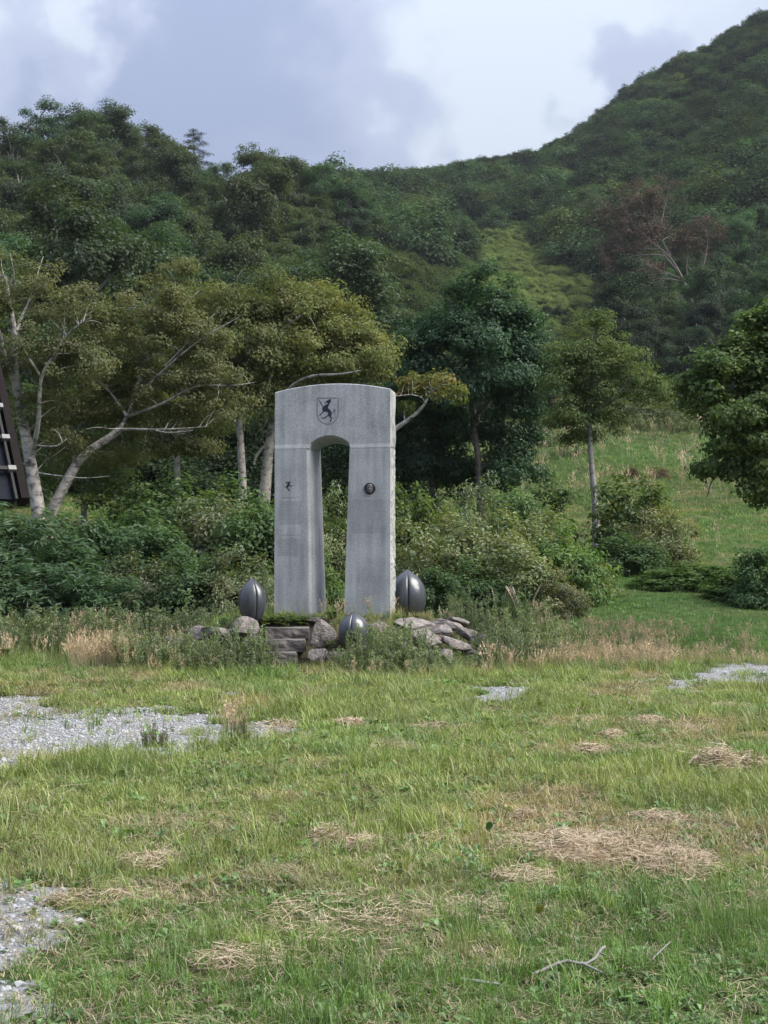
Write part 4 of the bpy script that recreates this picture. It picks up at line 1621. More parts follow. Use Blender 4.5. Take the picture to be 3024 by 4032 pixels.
def leaf_cloud(rg, C, rad, per, size, flat=0.6, up=0.75, aspect=0.55, out_c=None, shell=0.45, fold=0.16, vbias=None, nrand=0.36, oww=0.5, cw=0.5, droop=-0.35):
    C = np.asarray(C, float)
    rad = np.broadcast_to(np.asarray(rad, float), (len(C),))
    cnt = np.maximum(3, (per * (rad / rad.mean()) ** 2 * rg.uniform(0.6, 1.3, len(C)))).astype(int)
    ci = np.repeat(np.arange(len(C)), cnt)
    n = len(ci)
    d = rg.normal(0, 1, (n, 3))
    d /= np.linalg.norm(d, axis=1)[:, None]
    r = rg.random(n) ** shell
    # ragged outline: a low-frequency lobe factor per direction
    lob = 0.7 + 0.6 * vnoise(d[:, 0] * 2.2 + ci * 1.7, d[:, 1] * 2.2 + d[:, 2] * 1.9 + ci * 0.37, 1.0, 2)
    off = d * (r * lob)[:, None]
    off[:, 2] *= flat
    P = C[ci] + off * rad[ci][:, None]
    cen = C.mean(0) if out_c is None else np.asarray(out_c, float)
    ow = P - cen
    ow /= (np.linalg.norm(ow, axis=1)[:, None] + 1e-6)
    nm = np.array([0, 0, up]) + ow * oww + off / (np.linalg.norm(off, axis=1)[:, None] + 1e-6) * cw + rg.normal(0, nrand, (n, 3))
    nm /= np.linalg.norm(nm, axis=1)[:, None]
    t = ow + rg.normal(0, 0.8, (n, 3)) + np.array([0, 0, droop])
    t -= nm * (t * nm).sum(1)[:, None]
    t /= np.linalg.norm(t, axis=1)[:, None] + 1e-9
    b = np.cross(nm, t)
    s = size * rg.uniform(0.6, 1.3, n)
    w = s * aspect * rg.uniform(0.8, 1.2, n)
    hs = (s / 2)[:, None]
    hw = (w / 2)[:, None]
    lift = nm * (w * fold)[:, None]
    V = np.stack([P - t * hs, P + b * hw + lift - t * hs * 0.12, P + t * hs - nm * hs * 0.25, P - b * hw + lift - t * hs * 0.12], 1).reshape(-1, 3)
    Fc = np.arange(4 * n).reshape(n, 4)
    cv = rg.random(len(C))
    v = 0.5 * cv[ci] + 0.5 * rg.random(n)
    if vbias is not None:
        v = v + np.asarray(vbias)[ci]
    return V, Fc, np.repeat(np.clip(v, 0, 1), 4)


def tubes(lines, sides=6):
    V, Fc = [], []
    nv = 0
    for P, rad in lines:
        P = np.asarray(P, float)
        n = len(P)
        rad = np.broadcast_to(np.asarray(rad, float), (n,))
        k = sides if rad.max() > 0.03 else max(3, sides - 2)
        T = np.gradient(P, axis=0)
        T /= np.linalg.norm(T, axis=1)[:, None] + 1e-9
        ref = np.array([0.31, 0.77, 0.1]) if abs(T[0, 2]) > 0.5 else np.array([0.1, 0.2, 0.97])
        U = np.cross(T, ref)
        U /= np.linalg.norm(U, axis=1)[:, None] + 1e-9
        W = np.cross(T, U)
        a = np.linspace(0, 2 * math.pi, k, endpoint=False)
        ring = P[:, None, :] + rad[:, None, None] * (np.cos(a)[None, :, None] * U[:, None, :] + np.sin(a)[None, :, None] * W[:, None, :])
        V.append(ring.reshape(-1, 3))
        idx = nv + np.arange(n * k).reshape(n, k)
        q = np.stack([idx[:-1], np.roll(idx[:-1], -1, 1), np.roll(idx[1:], -1, 1), idx[1:]], -1).reshape(-1, 4)
        Fc.append(q)
        nv += n * k
    return np.concatenate(V), np.concatenate(Fc)


def curve(rg, a, b, n=7, bow=0.15, wob=0.05, droop=0.0):
    """a limb from a to b: bowed upwards at first, a little crooked"""
    a, b = np.asarray(a, float), np.asarray(b, float)
    t = np.linspace(0, 1, n)[:, None]
    L_ = np.linalg.norm(b - a)
    P = a + (b - a) * t
    P[:, 2] += (np.sin(t * math.pi) * bow * L_)[:, 0] - (t ** 2 * droop * L_)[:, 0]
    w = rg.normal(0, wob * L_, (n, 3))
    w[0] = 0
    w[-1] = 0
    w = np.cumsum(w, 0) * 0.5
    w -= t * w[-1]
    return P + w


CLUMP = 0.62


def make_tree(rg, trunk, limbs, lobes, nclust, crad, per, size, flat=0.6, tw=0.022, aspect=0.55, twig_share=0.6, up=0.75, vb=None, shell=0.45, clsh=0.42, dens=1.0):
    """trunk/limbs: [(pts, r0, r1)], lobes: [(centre, (rx, ry, rz))]; leaf clumps fill the lobes, each on a twig from the nearest limb"""
    lines, nodes, nrad = [], [], []
    for P, r0, r1 in trunk + limbs:
        P = np.asarray(P, float)
        m = max(8, 3 * len(P))
        t0 = np.linspace(0, 1, len(P))
        t1 = np.linspace(0, 1, m)
        Q = np.stack([np.interp(t1, t0, P[:, k]) for k in range(3)], 1)
        for _ in range(2):
            Q[1:-1] = 0.25 * Q[:-2] + 0.5 * Q[1:-1] + 0.25 * Q[2:]
        rr = r0 + (r1 - r0) * t1 ** 0.8
        lines.append((Q, rr))
        st = m // 3 if len(trunk) and P is trunk[0][0] else 0
        nodes.append(Q[st:])
        nrad.append(rr[st:])
    ND, NR = np.concatenate(nodes), np.concatenate(nrad)
    vol = np.array([l[1][0] * l[1][1] * l[1][2] for l in lobes]) ** 0.67
    C, lobe_i = [], []
    for i, (c, r) in enumerate(lobes):
        k = max(2, int(round(nclust * CLUMP * vol[i] / vol.sum())))
        d = rg.normal(0, 1, (k, 3))
        d /= np.linalg.norm(d, axis=1)[:, None]
        rr = rg.random(k) ** clsh
        lob = 0.62 + 0.76 * vnoise(d[:, 0] * 1.7 + i * 3.1, d[:, 1] * 1.7 + d[:, 2], 1.0, 9)
        C.append(np.asarray(c) + d * (rr * lob)[:, None] * np.asarray(r))
        lobe_i += [i] * k
    C = np.concatenate(C)
    lobe_i = np.array(lobe_i)
    for c in C:
        if rg.random() > twig_share:
            continue
        d = (np.linalg.norm(ND - c, axis=1) + 0.6 * np.clip(ND[:, 2] - c[2], 0, None)) * (1 + 0.6 * rg.random(len(ND)))
        j = int(np.argmin(d))
        if d[j] < 0.15:
            continue
        r0 = min(NR[j] * 0.6, tw * (0.6 + 0.25 * d[j]))
        lines.append((curve(rg, ND[j], c, 6, 0.10, 0.05), np.linspace(r0, r0 * 0.25, 6)))
    cr = crad * 1.14 * rg.uniform(0.6, 1.5, len(C))
    per = per * dens * 1.35
    vbias = None if vb is None else np.array([vb[i] for i in lobe_i])
    cen = np.mean([l[0] for l in lobes], axis=0) - np.array([0, 0, 0.3 * lobes[0][1][2]])
    lv = leaf_cloud(rg, C, cr, per, size, flat, up, aspect, cen, shell, vbias=vbias, cw=0.85, nrand=0.42)
    return tubes(lines, 7), lv


def tree_obj(name, base, tv, lv, bark, leaf, label, group=None, tint=(1, 1, 1)):
    """base: world foot of the trunk; meshes are given in world coordinates"""
    b = np.array(base[:])
    e = empty(name, base, label, 'tree', group)
    link('trunk', mesh('trunk', tv[0] - b, tv[1], bark, True), e)
    c = link('crown', mesh('crown', lv[0] - b, lv[1], leaf, False, {'v': lv[2]}), e)
    c.color = (*tint, 1)
    return e


def P3(lst, Y, dy=None):
    """photo points -> world points; depth per point may wander"""
    out = []
    for i, p in enumerate(lst):
        yy = Y + (p[2] if len(p) > 2 else 0)
        out.append(np.array(pt(p[0], p[1], yy)[:]))
    return out


LOBE_BACK = 0.0


def lobe(sx, sy, Y, rw, rh, rd=None):
    """crown lobe from photo centre and half sizes in photo pixels"""
    k = Y / F
    Y = Y + LOBE_BACK * rw * k
    return (np.array(pt(sx, sy, Y)[:]), (rw * k, (rd or rw) * k * (1 - 0.3 * LOBE_BACK), rh * k))


def foot(sx, Y):
    x = (sx - 1512) / F * Y
    return Vector((x, Y, tz1(x, Y)))


def hero_trees():
    global LOBE_BACK
    rg = np.random.default_rng(101)
    LOBE_BACK = 0.12
    # --- white birch at the left edge, several crooked stems
    Y = 36.0
    f = foot(165, Y)
    fa = np.array(f[:]) - np.array([0, 0, 0.2])
    trunk = [([fa] + P3([(158, 2040), (132, 1900), (112, 1770), (88, 1650), (62, 1520), (55, 1420), (60, 1320), (38, 1200), (20, 1090)], Y), 0.215, 0.05)]
    limbs = [(P3([(120, 1800), (150, 1690, -0.5), (155, 1600, -0.8), (158, 1480, -1), (210, 1400, -1.2), (250, 1330, -1.4)], Y), 0.10, 0.03),
             (P3([(62, 1520), (20, 1420, -.3), (0, 1300, -.5), (-60, 1180, -.6)], Y), 0.10, 0.03),
             (P3([(210, 1420, -1), (240, 1340, -1.2), (300, 1285, -1.4), (360, 1250, -1.6)], Y), 0.055, 0.02),
             (P3([(60, 1320), (110, 1190, .4), (170, 1010, .6)], Y), 0.05, 0.015),
             (P3([(110, 1750), (200, 1760, -.7), (250, 1752, -.9), (230, 1700, -1), (205, 1690, -1)], Y), 0.03, 0.012),
             (P3([(140, 1860), (200, 1870, -.6), (330, 1885, -1), (430, 1875, -1.2)], Y), 0.03, 0.008),
             (P3([(40, 1180), (60, 1100, -.3), (40, 1000, -.5)], Y), 0.045, 0.012),
             (P3([(158, 1480, -1), (100, 1390, -1.4), (60, 1290, -1.6)], Y), 0.05, 0.015)]
    limbs = [(p, a * 0.75, b * 0.8) for p, a, b in limbs]
    lobes = [lobe(60, 1150, Y, 190, 170), lobe(250, 1200, Y - .8, 190, 150), lobe(150, 1400, Y - .6, 220, 150), lobe(320, 1400, Y - 1, 170, 170), lobe(-120, 1250, Y, 200, 260),
             lobe(200, 1600, Y + .4, 170, 120), lobe(300, 1760, Y + .8, 150, 70), lobe(60, 1760, Y + .9, 110, 80), lobe(-60, 1500, Y + .5, 120, 150)]
    tv, lv = make_tree(rg, trunk, limbs, lobes, 300, 0.34, 66, 0.086, 0.55, aspect=0.62, twig_share=0.5, tw=0.016, dens=1.75)
    tree_obj('birch_tree', f, tv, lv, BARK_BIRCH, LEAF['birch'], 'white barked birch with crooked stems at the left edge, beside the hut roof', tint=(0.92, 1.02, 0.98))
    # --- birch with a trunk bent to the right
    Y = 36.6
    f = foot(172, Y)
    fa = np.array(f[:]) - np.array([0, 0, 0.2])
    trunk = [([fa] + P3([(190, 2040), (235, 1950), (275, 1870), (310, 1810), (370, 1760), (430, 1725), (470, 1690)], Y), 0.17, 0.095)]
    limbs = [(P3([(470, 1690), (540, 1690, -.2), (620, 1692, -.3), (720, 1688, -.5), (810, 1680, -.6)], Y), 0.06, 0.015),
             (P3([(470, 1690), (500, 1640, .2), (530, 1560, .3), (560, 1440, .3), (600, 1370, .2), (650, 1270, .1), (690, 1200, 0), (690, 1110, 0)], Y), 0.075, 0.02),
             (P3([(500, 1640, .2), (590, 1610, -.1), (660, 1580, -.2), (740, 1530, -.3), (800, 1515, -.4), (920, 1520, -.5), (1010, 1505, -.5)], Y), 0.07, 0.015),
             (P3([(540, 1560, .2), (640, 1460, -.2), (720, 1390, -.4), (810, 1320, -.5), (940, 1250, -.5)], Y), 0.055, 0.012),
             (P3([(650, 1440, -.2), (720, 1370, -.3), (800, 1280, -.4), (850, 1230, -.4)], Y), 0.035, 0.01),
             (P3([(650, 1270, .1), (720, 1200, .2), (790, 1140, .3)], Y), 0.04, 0.012),
             (P3([(290, 1840), (285, 1760, .3), (260, 1700, .4), (215, 1610, .5)], Y), 0.05, 0.012),
             (P3([(440, 1720), (490, 1685, -.3), (440, 1690, -.5), (380, 1680, -.6), (340, 1690, -.6)], Y), 0.03, 0.01),
             (P3([(600, 1692, -.3), (660, 1705, -.4), (720, 1700, -.5), (760, 1695, -.6)], Y), 0.025, 0.01),
             (P3([(500, 1640), (420, 1520, .6), (300, 1450, .9), (250, 1330, 1)], Y), 0.06, 0.015)]
    limbs = [(p, a * 0.75, b * 0.8) for p, a, b in limbs]
    lobes = [lobe(690, 1120, Y, 130, 110), lobe(560, 1270, Y + .4, 190, 140), lobe(450, 1420, Y + .6, 210, 140), lobe(740, 1330, Y + .1, 180, 130), lobe(620, 1510, Y + .5, 200, 120),
             lobe(820, 1480, Y, 160, 90), lobe(420, 1610, Y + .9, 170, 90), lobe(850, 1610, Y + .2, 160, 60), lobe(340, 1230, Y + .7, 110, 100), lobe(560, 1760, Y + .9, 150, 60), lobe(760, 1760, Y + .8, 130, 60), lobe(680, 1640, Y + .6, 130, 50), lobe(400, 1820, Y + 1.2, 110, 60)]
    tv, lv = make_tree(rg, trunk, limbs, lobes, 420, 0.33, 66, 0.086, 0.5, aspect=0.62, twig_share=0.5, tw=0.016, dens=1.75)
    tree_obj('birch_tree', f, tv, lv, BARK_BIRCH, LEAF['birch'], 'birch with a pale trunk bent far to the right, left of the arch', tint=(0.98, 1.06, 0.98))
    LOBE_BACK = 0.1
    # --- yellow-green birch behind the left shoulder of the arch
    Y = 42.0
    f = foot(950, Y)
    fa = np.array(f[:]) - np.array([0, 0, 0.2])
    trunk = [([fa] + P3([(958, 2000), (952, 1850), (945, 1700), (935, 1600), (950, 1500), (980, 1400), (1010, 1300)], Y), 0.16, 0.05)]
    limbs = [(P3([(945, 1640), (1040, 1560), (1080, 1440), (1120, 1300)], Y), 0.08, 0.02), (P3([(950, 1500), (900, 1400), (880, 1280)], Y), 0.06, 0.02),
             (P3([(980, 1400), (1080, 1320), (1200, 1230)], Y), 0.05, 0.015)]
    lobes = [lobe(880, 1240, Y, 150, 110), lobe(1010, 1200, Y + .3, 150, 110), lobe(1000, 1380, Y - .3, 180, 120), lobe(830, 1430, Y, 130, 130), lobe(960, 1560, Y - .2, 150, 80)]
    tv, lv = make_tree(rg, trunk, limbs, lobes, 290, 0.38, 66, 0.098, 0.58, aspect=0.65, dens=1.75)
    tree_obj('birch_tree', f, tv, lv, BARK_MOTTLED, LEAF['oak'], 'birch with an upright mottled trunk and olive crown just left of the arch', tint=(0.85, 0.85, 0.9))
    Y = 43.0
    f = foot(1030, Y)
    fa = np.array(f[:]) - np.array([0, 0, 0.2])
    trunk = [([fa] + P3([(1035, 2000), (1050, 1850), (1060, 1740), (1085, 1620), (1110, 1540), (1150, 1420), (1200, 1300)], Y), 0.24, 0.05)]
    limbs = [(P3([(1085, 1600), (1110, 1560, -2), (1160, 1510, -3), (1240, 1475, -4), (1330, 1477, -5), (1420, 1460, -5.5)], Y), 0.085, 0.02),
             (P3([(1060, 1740), (1010, 1790), (1000, 1830)], Y), 0.06, 0.03), (P3([(1110, 1540), (1250, 1420), (1380, 1330)], Y), 0.08, 0.02),
             (P3([(1150, 1420), (1180, 1300), (1240, 1190)], Y), 0.06, 0.02), (P3([(1250, 1420), (1330, 1400), (1440, 1400)], Y), 0.05, 0.015),
             (P3([(1080, 1620), (1000, 1530), (930, 1470)], Y), 0.06, 0.02)]
    lobes = [lobe(1150, 1200, Y, 150, 100), lobe(1290, 1210, Y + .2, 130, 100), lobe(1230, 1330, Y - .4, 190, 110), lobe(1400, 1330, Y, 130, 110), lobe(1420, 1440, Y - .5, 130, 70),
             lobe(1120, 1450, Y - .3, 160, 80), lobe(1300, 1450, Y - .3, 130, 70), lobe(1080, 1560, Y - .5, 120, 60), lobe(1460, 1390, Y, 80, 80)]
    tv, lv = make_tree(rg, trunk, limbs, lobes, 400, 0.38, 66, 0.098, 0.58, aspect=0.65, vb=[.05, .15, .05, .1, .0, -.05, .05, 0, .2], dens=1.75)
    tree_obj('birch_tree', f, tv, lv, BARK_MOTTLED, LEAF['oak'], 'broad yellow green tree with thick leaning trunk, rising behind the arch', tint=(1.08, 1.08, 1.0))
    # --- olive tree between
    Y = 46.0
    f = foot(700, Y)
    fa = np.array(f[:]) - np.array([0, 0, 0.2])
    trunk = [([fa] + P3([(700, 2000), (695, 1800), (700, 1680), (720, 1550), (760, 1400), (800, 1280)], Y), 0.14, 0.04)]
    limbs = [(P3([(700, 1680), (620, 1560), (560, 1450)], Y), 0.06, 0.02), (P3([(720, 1550), (840, 1450), (900, 1350)], Y), 0.05, 0.02)]
    lobes = [lobe(760, 1240, Y, 160, 120), lobe(620, 1340, Y, 150, 120), lobe(860, 1370, Y, 140, 120), lobe(720, 1480, Y, 190, 110), lobe(620, 1640, Y, 150, 80), lobe(820, 1640, Y, 130, 70),
             lobe(470, 1480, Y, 160, 150)]
    tv, lv = make_tree(rg, trunk, limbs, lobes, 330, 0.42, 64, 0.10, 0.55, aspect=0.62, dens=1.75)
    tree_obj('birch_tree', f, tv, lv, BARK_GREY, LEAF['oak'], 'olive green tree standing behind the bent birch', tint=(0.88, 0.92, 0.88))
    # --- slender grey stem with a small crown (peeks out between)
    Y = 47.0
    f = foot(330, Y)
    fa = np.array(f[:]) - np.array([0, 0, 0.2])
    trunk = [([fa] + P3([(330, 1900), (322, 1700), (310, 1560), (330, 1400)], Y), 0.12, 0.04)]
    limbs = [(P3([(322, 1700), (380, 1600), (420, 1520)], Y), 0.05, 0.02)]
    lobes = [lobe(300, 1560, Y, 200, 170), lobe(420, 1700, Y, 160, 90), lobe(180, 1700, Y, 160, 110), lobe(60, 1640, Y, 160, 160), lobe(250, 1850, Y, 160, 80), lobe(420, 1850, Y, 130, 80)]
    tv, lv = make_tree(rg, trunk, limbs, lobes, 280, 0.42, 64, 0.10, 0.58, dens=1.75)
    tree_obj('broadleaf_tree', f, tv, lv, BARK_DARK, LEAF['lime'], 'shaded leafy green tree behind the two birches at the left', tint=(1.0, 1.0, 0.85))
    LOBE_BACK = 0.0
    # --- dark green maple right of the arch
    Y = 46.0
    f = foot(1893, Y)
    fa = np.array(f[:]) - np.array([0, 0, 0.2])
    trunk = [([fa] + P3([(1893, 2010), (1890, 1900), (1880, 1780), (1862, 1650), (1850, 1540), (1850, 1400), (1860, 1250)], Y), 0.155, 0.05)]
    limbs = [(P3([(1880, 1780), (1820, 1640), (1760, 1540)], Y), 0.06, 0.02), (P3([(1862, 1650), (1960, 1540), (2040, 1430)], Y), 0.07, 0.02), (P3([(1850, 1540), (1760, 1420), (1700, 1330)], Y), 0.06, 0.02),
             (P3([(1890, 1850), (1980, 1780), (2060, 1760)], Y), 0.04, 0.012), (P3([(1850, 1400), (1930, 1280), (1980, 1200)], Y), 0.05, 0.015)]
    lobes = [lobe(1880, 1170, Y, 170, 100), lobe(1740, 1270, Y, 160, 110), lobe(2020, 1260, Y, 150, 120), lobe(1870, 1330, Y - .5, 200, 120), lobe(1680, 1420, Y, 130, 110), lobe(2070, 1420, Y, 110, 120),
             lobe(1950, 1480, Y - .5, 160, 100), lobe(1800, 1530, Y - .3, 130, 90), lobe(2030, 1620, Y, 110, 110), lobe(2060, 1780, Y, 90, 100), lobe(1960, 1700, Y + .5, 80, 80), lobe(2010, 1880, Y, 110, 60), lobe(1870, 1100, Y, 70, 60), lobe(1790, 1640, Y + .4, 70, 70), lobe(1970, 1810, Y + .4, 70, 60), lobe(2100, 1330, Y, 70, 60), lobe(1650, 1340, Y, 70, 60), lobe(2090, 1700, Y, 70, 50)]
    tv, lv = make_tree(rg, trunk, limbs, lobes, 400, 0.42, 74, 0.12, 0.6, aspect=0.75, twig_share=0.35, dens=1.75)
    tree_obj('maple_tree', f, tv, lv, BARK_DARK, LEAF['maple'], 'dense dark blue green maple right of the arch', tint=(1.1, 1.1, 1.1))
    Y = 47.5
    f = foot(1700, Y)
    fa = np.array(f[:]) - np.array([0, 0, 0.2])
    trunk = [([fa] + P3([(1700, 1990), (1702, 1800), (1700, 1600), (1690, 1450)], Y), 0.13, 0.04)]
    limbs = [(P3([(1702, 1800), (1620, 1700), (1580, 1650)], Y), 0.05, 0.02), (P3([(1700, 1700), (1780, 1620), (1820, 1600)], Y), 0.05, 0.02)]
    lobes = [lobe(1690, 1560, Y, 170, 110), lobe(1600, 1680, Y, 140, 110), lobe(1760, 1700, Y, 120, 110), lobe(1650, 1830, Y, 160, 90), lobe(1790, 1870, Y, 110, 70), lobe(1560, 1850, Y, 110, 80), lobe(1470, 1780, Y, 120, 120), lobe(1340, 1820, Y, 120, 110)]
    tv, lv = make_tree(rg, trunk, limbs, lobes, 300, 0.45, 70, 0.12, 0.5, aspect=0.7, twig_share=0.3, dens=1.75)
    tree_obj('maple_tree', f, tv, lv, BARK_DARK, LEAF['maple'], 'darkest low boughed tree directly right of and behind the arch', tint=(0.78, 0.84, 0.85))
    # --- tree behind the arch whose pale limb and orange spray show at its right shoulder
    Y = 33.0
    f = foot(1455, Y)
    fa = np.array(f[:]) - np.array([0, 0, 0.2])
    trunk = [([fa] + P3([(1455, 2200), (1450, 2000), (1460, 1850), (1500, 1750), (1555, 1690)], Y), 0.10, 0.06)]
    limbs = [(P3([(1555, 1690), (1605, 1655, -.1), (1650, 1620, -.2), (1672, 1590, -.3)], Y), 0.06, 0.03), (P3([(1672, 1590, -.3), (1665, 1565, -.4), (1620, 1552, -.4), (1560, 1560, -.4)], Y), 0.02, 0.008),
             (P3([(1672, 1590, -.3), (1700, 1540, -.3), (1740, 1500, -.3)], Y), 0.025, 0.008)]
    lobes = [lobe(1640, 1500, Y, 70, 45), lobe(1720, 1530, Y, 60, 40), lobe(1790, 1545, Y, 40, 35), lobe(1600, 1530, Y, 45, 30), lobe(1580, 1590, Y, 40, 25)]
    tv, lv = make_tree(rg, trunk, limbs, lobes, 46, 0.22, 34, 0.085, 0.6, aspect=0.65, vb=[-0.1, 0.05, -0.3, 0.0, -0.3], dens=1.75)
    tree_obj('birch_tree', f, tv, lv, BARK_BIRCH, LEAF['orange'], 'small tree behind the arch with a pale limb and orange yellow leaf spray', tint=(0.88, 0.98, 0.9))
    # --- lone tree on the right
    Y = 42.0
    f = foot(2348, Y)
    fa = np.array(f[:]) - np.array([0, 0, 0.2])
    trunk = [([fa] + P3([(2347, 2120), (2345, 2020), (2338, 1920), (2328, 1820), (2322, 1720), (2322, 1640), (2330, 1540), (2335, 1430), (2330, 1320)], Y), 0.135, 0.035)]
    limbs = [(P3([(2322, 1700), (2280, 1620), (2230, 1560)], Y), 0.05, 0.015), (P3([(2322, 1640), (2390, 1580, -.3), (2440, 1540, -.4), (2480, 1500, -.5)], Y), 0.05, 0.012), (P3([(2330, 1560), (2280, 1460), (2230, 1400)], Y), 0.04, 0.012),
             (P3([(2330, 1540), (2400, 1440), (2470, 1390)], Y), 0.045, 0.012), (P3([(2322, 1720), (2300, 1690, .5), (2230, 1700, .8)], Y), 0.03, 0.01), (P3([(2335, 1430), (2290, 1340), (2270, 1270)], Y), 0.03, 0.01)]
    lobes = [lobe(2350, 1290, Y, 110, 80), lobe(2250, 1390, Y, 110, 80), lobe(2430, 1390, Y, 110, 70), lobe(2340, 1430, Y - .4, 120, 80), lobe(2220, 1510, Y, 100, 80), lobe(2470, 1500, Y, 120, 70),
             lobe(2350, 1540, Y, 130, 70), lobe(2260, 1620, Y, 110, 60), lobe(2400, 1630, Y, 90, 50), lobe(2540, 1560, Y, 70, 50), lobe(2260, 1710, Y + .3, 80, 35), lobe(2380, 1710, Y, 70, 30), lobe(2190, 1650, Y, 70, 60)]
    tv, lv = make_tree(rg, trunk, limbs, [(np.array([c[0] + (c[0] - f.x) * 0.14, c[1], c[2]]), r) for c, r in lobes], 250, 0.34, 66, 0.086, 0.5, aspect=0.6, twig_share=0.6, dens=1.75)
    tree_obj('beech_tree', f, tv, lv, BARK_GREY, LEAF['oak'], 'lone slim grey trunked tree standing on the grassy slope at the right', tint=(0.74, 0.90, 0.82))
    # --- broad-leaved tree at the right edge, close
    Y = 25.0
    f = foot(3190, Y)
    fa = np.array(f[:]) - np.array([0, 0, 0.2])
    trunk = [([fa] + P3([(3190, 2300), (3180, 2000), (3150, 1700), (3140, 1400), (3160, 1150)], Y), 0.15, 0.05)]
    limbs = [(P3([(3150, 1750), (3020, 1720), (2920, 1780), (2860, 1830), (2800, 1890), (2785, 1955)], Y), 0.035, 0.008), (P3([(3150, 1700), (3000, 1560), (2860, 1480), (2760, 1440)], Y), 0.05, 0.012),
             (P3([(3145, 1500), (3020, 1350), (2960, 1230)], Y), 0.05, 0.015), (P3([(3150, 1650), (2980, 1640), (2800, 1600)], Y), 0.04, 0.012), (P3([(3170, 1850), (3060, 1850), (2990, 1960)], Y), 0.03, 0.01),
             (P3([(2860, 1830), (2790, 1840), (2740, 1830)], Y), 0.01, 0.005)]
    lobes = [lobe(3040, 1300, Y, 70, 80), lobe(2920, 1420, Y, 130, 90), lobe(3040, 1450, Y, 140, 150), lobe(2800, 1440, Y - .3, 100, 60), lobe(2780, 1560, Y, 110, 70), lobe(2900, 1600, Y - .3, 150, 100),
             lobe(3050, 1650, Y, 150, 130), lobe(2900, 1740, Y, 130, 80), lobe(2990, 1840, Y, 90, 80), lobe(3010, 1940, Y, 70, 60), lobe(2770, 1845, Y, 55, 28), lobe(3170, 1400, Y, 150, 190), lobe(3220, 1600, Y, 200, 220),
             lobe(2720, 1500, Y, 70, 50), lobe(2860, 1840, Y, 60, 40), lobe(2960, 1270, Y, 55, 45), lobe(3020, 1215, Y, 40, 50), lobe(2860, 1380, Y, 70, 40)]
    tv, lv = make_tree(rg, trunk, limbs, lobes, 560, 0.24, 58, 0.08, 0.6, aspect=0.8, twig_share=0.4, dens=1.75)
    tree_obj('broadleaf_tree', f, tv, lv, BARK_DARK, LEAF['lime'], 'large leaved green tree reaching in from the right edge', tint=(1.1, 1.15, 1.05))
    # --- reddish half-dead tree on the far right slope
    Y = 200.0
    f = foot(2745, Y)
    f.z = pt(2745, 1240, Y).z
    fa = np.array(f[:])
    trunk = [([np.array([f.x, f.y, tz1(f.x, f.y) - 0.5]), fa] + P3([(2720, 1170), (2680, 1080), (2640, 1010), (2560, 950), (2500, 890), (2450, 820)], Y), 0.42, 0.12)]
    limbs = [(P3([(2680, 1080), (2600, 990), (2540, 850), (2520, 780)], Y), 0.22, 0.05), (P3([(2640, 1010), (2580, 900), (2570, 800), (2600, 740)], Y), 0.2, 0.05), (P3([(2600, 980), (2480, 980), (2380, 1000)], Y), 0.16, 0.04),
             (P3([(2640, 1010), (2560, 1000), (2480, 1010), (2400, 1040), (2370, 990)], Y), 0.2, 0.05), (P3([(2500, 890), (2420, 840), (2370, 800)], Y), 0.14, 0.04), (P3([(2690, 1100), (2590, 1060), (2500, 1030)], Y), 0.16, 0.05),
             (P3([(2530, 1000), (2490, 1040), (2480, 1060)], Y), 0.12, 0.05), (P3([(2740, 1240), (2760, 1090), (2790, 960), (2780, 900)], Y), 0.2, 0.06), (P3([(2720, 1170), (2700, 1050), (2720, 950)], Y), 0.15, 0.04),
             (P3([(2600, 900), (2620, 800), (2640, 720)], Y), 0.13, 0.03), (P3([(2700, 1110), (2600, 1090), (2520, 1120), (2460, 1130)], Y), 0.13, 0.04)]
    limbs = [(p, a * 0.68, b * 0.7) for p, a, b in limbs]
    trunk = [(trunk[0][0], 0.30, 0.08)]
    lobes = [lobe(2560, 780, Y, 110, 90), lobe(2430, 860, Y, 100, 90), lobe(2540, 920, Y, 130, 80), lobe(2420, 1000, Y, 100, 70), lobe(2500, 1090, Y, 130, 60), lobe(2770, 920, Y, 90, 70), lobe(2700, 960, Y, 70, 60)]
    lobes = [(c + np.array([0, 1.0, 0.2]), r) for c, r in lobes]
    tv, lv = make_tree(rg, trunk, limbs, lobes, 900, 0.8, 34, 0.22, 0.6, tw=0.045, twig_share=0.9, dens=1.75)
    tree_obj('dead_tree', f, tv, lv, BARK_DEAD, LEAF['dead'], 'reddish brown half dead tree with bare grey limbs on the right slope')


hero_trees()


